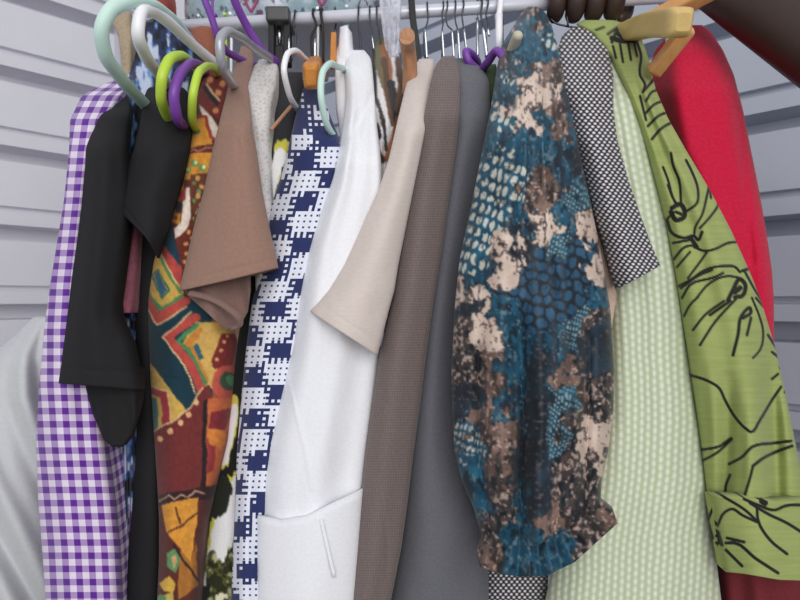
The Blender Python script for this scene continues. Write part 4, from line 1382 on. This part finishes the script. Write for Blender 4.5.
pv = nd(pelvis, 0.145)
roots.append(pv)
belly = chain(pv, [(Vector((1.05, 0.09, 1.12)), 0.135), (chest, 0.150)])
nk = chain(belly, [(neck, 0.062), (neck + Vector((-0.01, 0.02, 0.09)), 0.056)])
head = chain(nk, [(neck + Vector((-0.025, 0.045, 0.15)), 0.086), (neck + Vector((-0.015, 0.03, 0.23)), 0.088)])
el = chain(belly, [(shr, 0.068), (shr.lerp(elbow, 0.5), 0.052), (elbow, 0.046), (elbow.lerp(wrist, 0.35), 0.047), (elbow.lerp(wrist, 0.7), 0.038), (wrist, 0.030)])
palm = chain(el, [(wrist.lerp(hw + Vector((0.0, 0.03, 0.05)), 0.55), 0.031), (hw + Vector((0.0, 0.030, 0.050)), 0.033)])
sl_ = Vector((1.22, 0.02, 1.46))
chain(belly, [(sl_, 0.066), (Vector((1.29, 0.02, 1.20)), 0.050), (Vector((1.30, 0.10, 0.96)), 0.038), (Vector((1.28, 0.14, 0.86)), 0.03), (Vector((1.27, 0.16, 0.78)), 0.03)])
for s in (-1, 1):
    chain(pv, [(pelvis + Vector((0.09 * s, 0, -0.10)), 0.092), (Vector((1.06 + 0.11 * s, 0.10, 0.50)), 0.062), (Vector((1.06 + 0.11 * s, 0.07, 0.10)), 0.042), (Vector((1.06 + 0.11 * s, 0.10, 0.045)), 0.042), (Vector((1.06 + 0.11 * s, 0.21, 0.03)), 0.03)])
# fingers over the rail, closing under it
fdir = (RB - RA).normalized()
for k, (off, ln, r) in enumerate(((-0.052, 0.97, 0.0135), (-0.0265, 1.02, 0.0146), (-0.001, 1.06, 0.0148), (0.0245, 1.02, 0.0145))):
    b = hw + fdir * off
    pts = [(b + Vector((0, 0.032, 0.044)), r * 1.15), (b + Vector((0, 0.004, 0.030 * ln)), r * 1.08), (b + Vector((0, -0.021, 0.018 * ln)), r * 1.05),
           (b + Vector((0, -0.024, -0.006)), r), (b + Vector((0, -0.012, -0.0205 * ln)), r * 0.95), (b + Vector((0, 0.006, -0.021 * ln)), r * 0.8)]
    i0 = nd(*pts[0])
    roots.append(i0)
    chain(i0, pts[1:])
b = hw + fdir * 0.050
i0 = nd(b + Vector((0.0, 0.030, 0.040)), 0.014)
roots.append(i0)
chain(i0, [(b + Vector((0.008, 0.032, 0.012)), 0.0125), (b + Vector((0.002, 0.022, -0.012)), 0.0112), (b + Vector((-0.016, 0.010, -0.024)), 0.0095)])
me = bpy.data.meshes.new('person')
me.from_pydata(nodes, edges, [])
po = bpy.data.objects.new('body', me)
COL.objects.link(po)
md = po.modifiers.new('skin', 'SKIN')
md.use_smooth_shade = True
sv = me.skin_vertices[0].data if me.skin_vertices else None
if sv is None:
    bpy.context.view_layer.objects.active = po
    bpy.ops.mesh.customdata_skin_add()
    sv = me.skin_vertices[0].data
for i, v in enumerate(sv):
    v.radius = (rad[i], rad[i])
    v.use_root = i in roots
sb = po.modifiers.new('smooth', 'SUBSURF')
sb.levels = 2
sb.render_levels = 2
me.materials.append(MAT['skin'])
po.name = 'person'
tag(po, 'person reaching in from the right, bare dark arm, hand closed on the rail', 'person')

# ------------------------------------------------------------------ light and camera
sc = bpy.context.scene
w = bpy.data.worlds.new('daylight')
sc.world = w
w.use_nodes = True
bg = w.node_tree.nodes['Background']
bg.inputs[0].default_value = (0.93, 0.96, 1.0, 1)
bg.inputs[1].default_value = 0.62


def area(name, loc, look, size, power, col=(1, 1, 1)):
    l = bpy.data.lights.new(name, 'AREA')
    l.shape = 'RECTANGLE'
    l.size, l.size_y = size
    l.energy = power
    l.color = col
    o = bpy.data.objects.new(name, l)
    o.location = loc
    o.rotation_euler = (Vector(look) - Vector(loc)).to_track_quat('-Z', 'Y').to_euler()
    COL.objects.link(o)


area('door_daylight', (0.5, -2.6, 2.3), (0.0, 0.8, 1.3), (3.0, 2.2), 75, (1.0, 0.985, 0.96))

cd = bpy.data.cameras.new('camera')
cd.sensor_width = 36.0
cd.lens = 36.0 * F / 800.0
cd.clip_start = 0.02
cd.dof.use_dof = True
cd.dof.focus_distance = 0.67
cd.dof.aperture_fstop = 9.0
co = bpy.data.objects.new('camera', cd)
co.location = (0, 0, CZ)
co.rotation_euler = (PI / 2, 0, 0)
COL.objects.link(co)
sc.camera = co
sc.view_settings.view_transform = 'Standard'
sc.view_settings.look = 'None'
sc.view_settings.gamma = 1.0
sc.view_settings.exposure = 0.0
sc.view_settings.use_curve_mapping = False
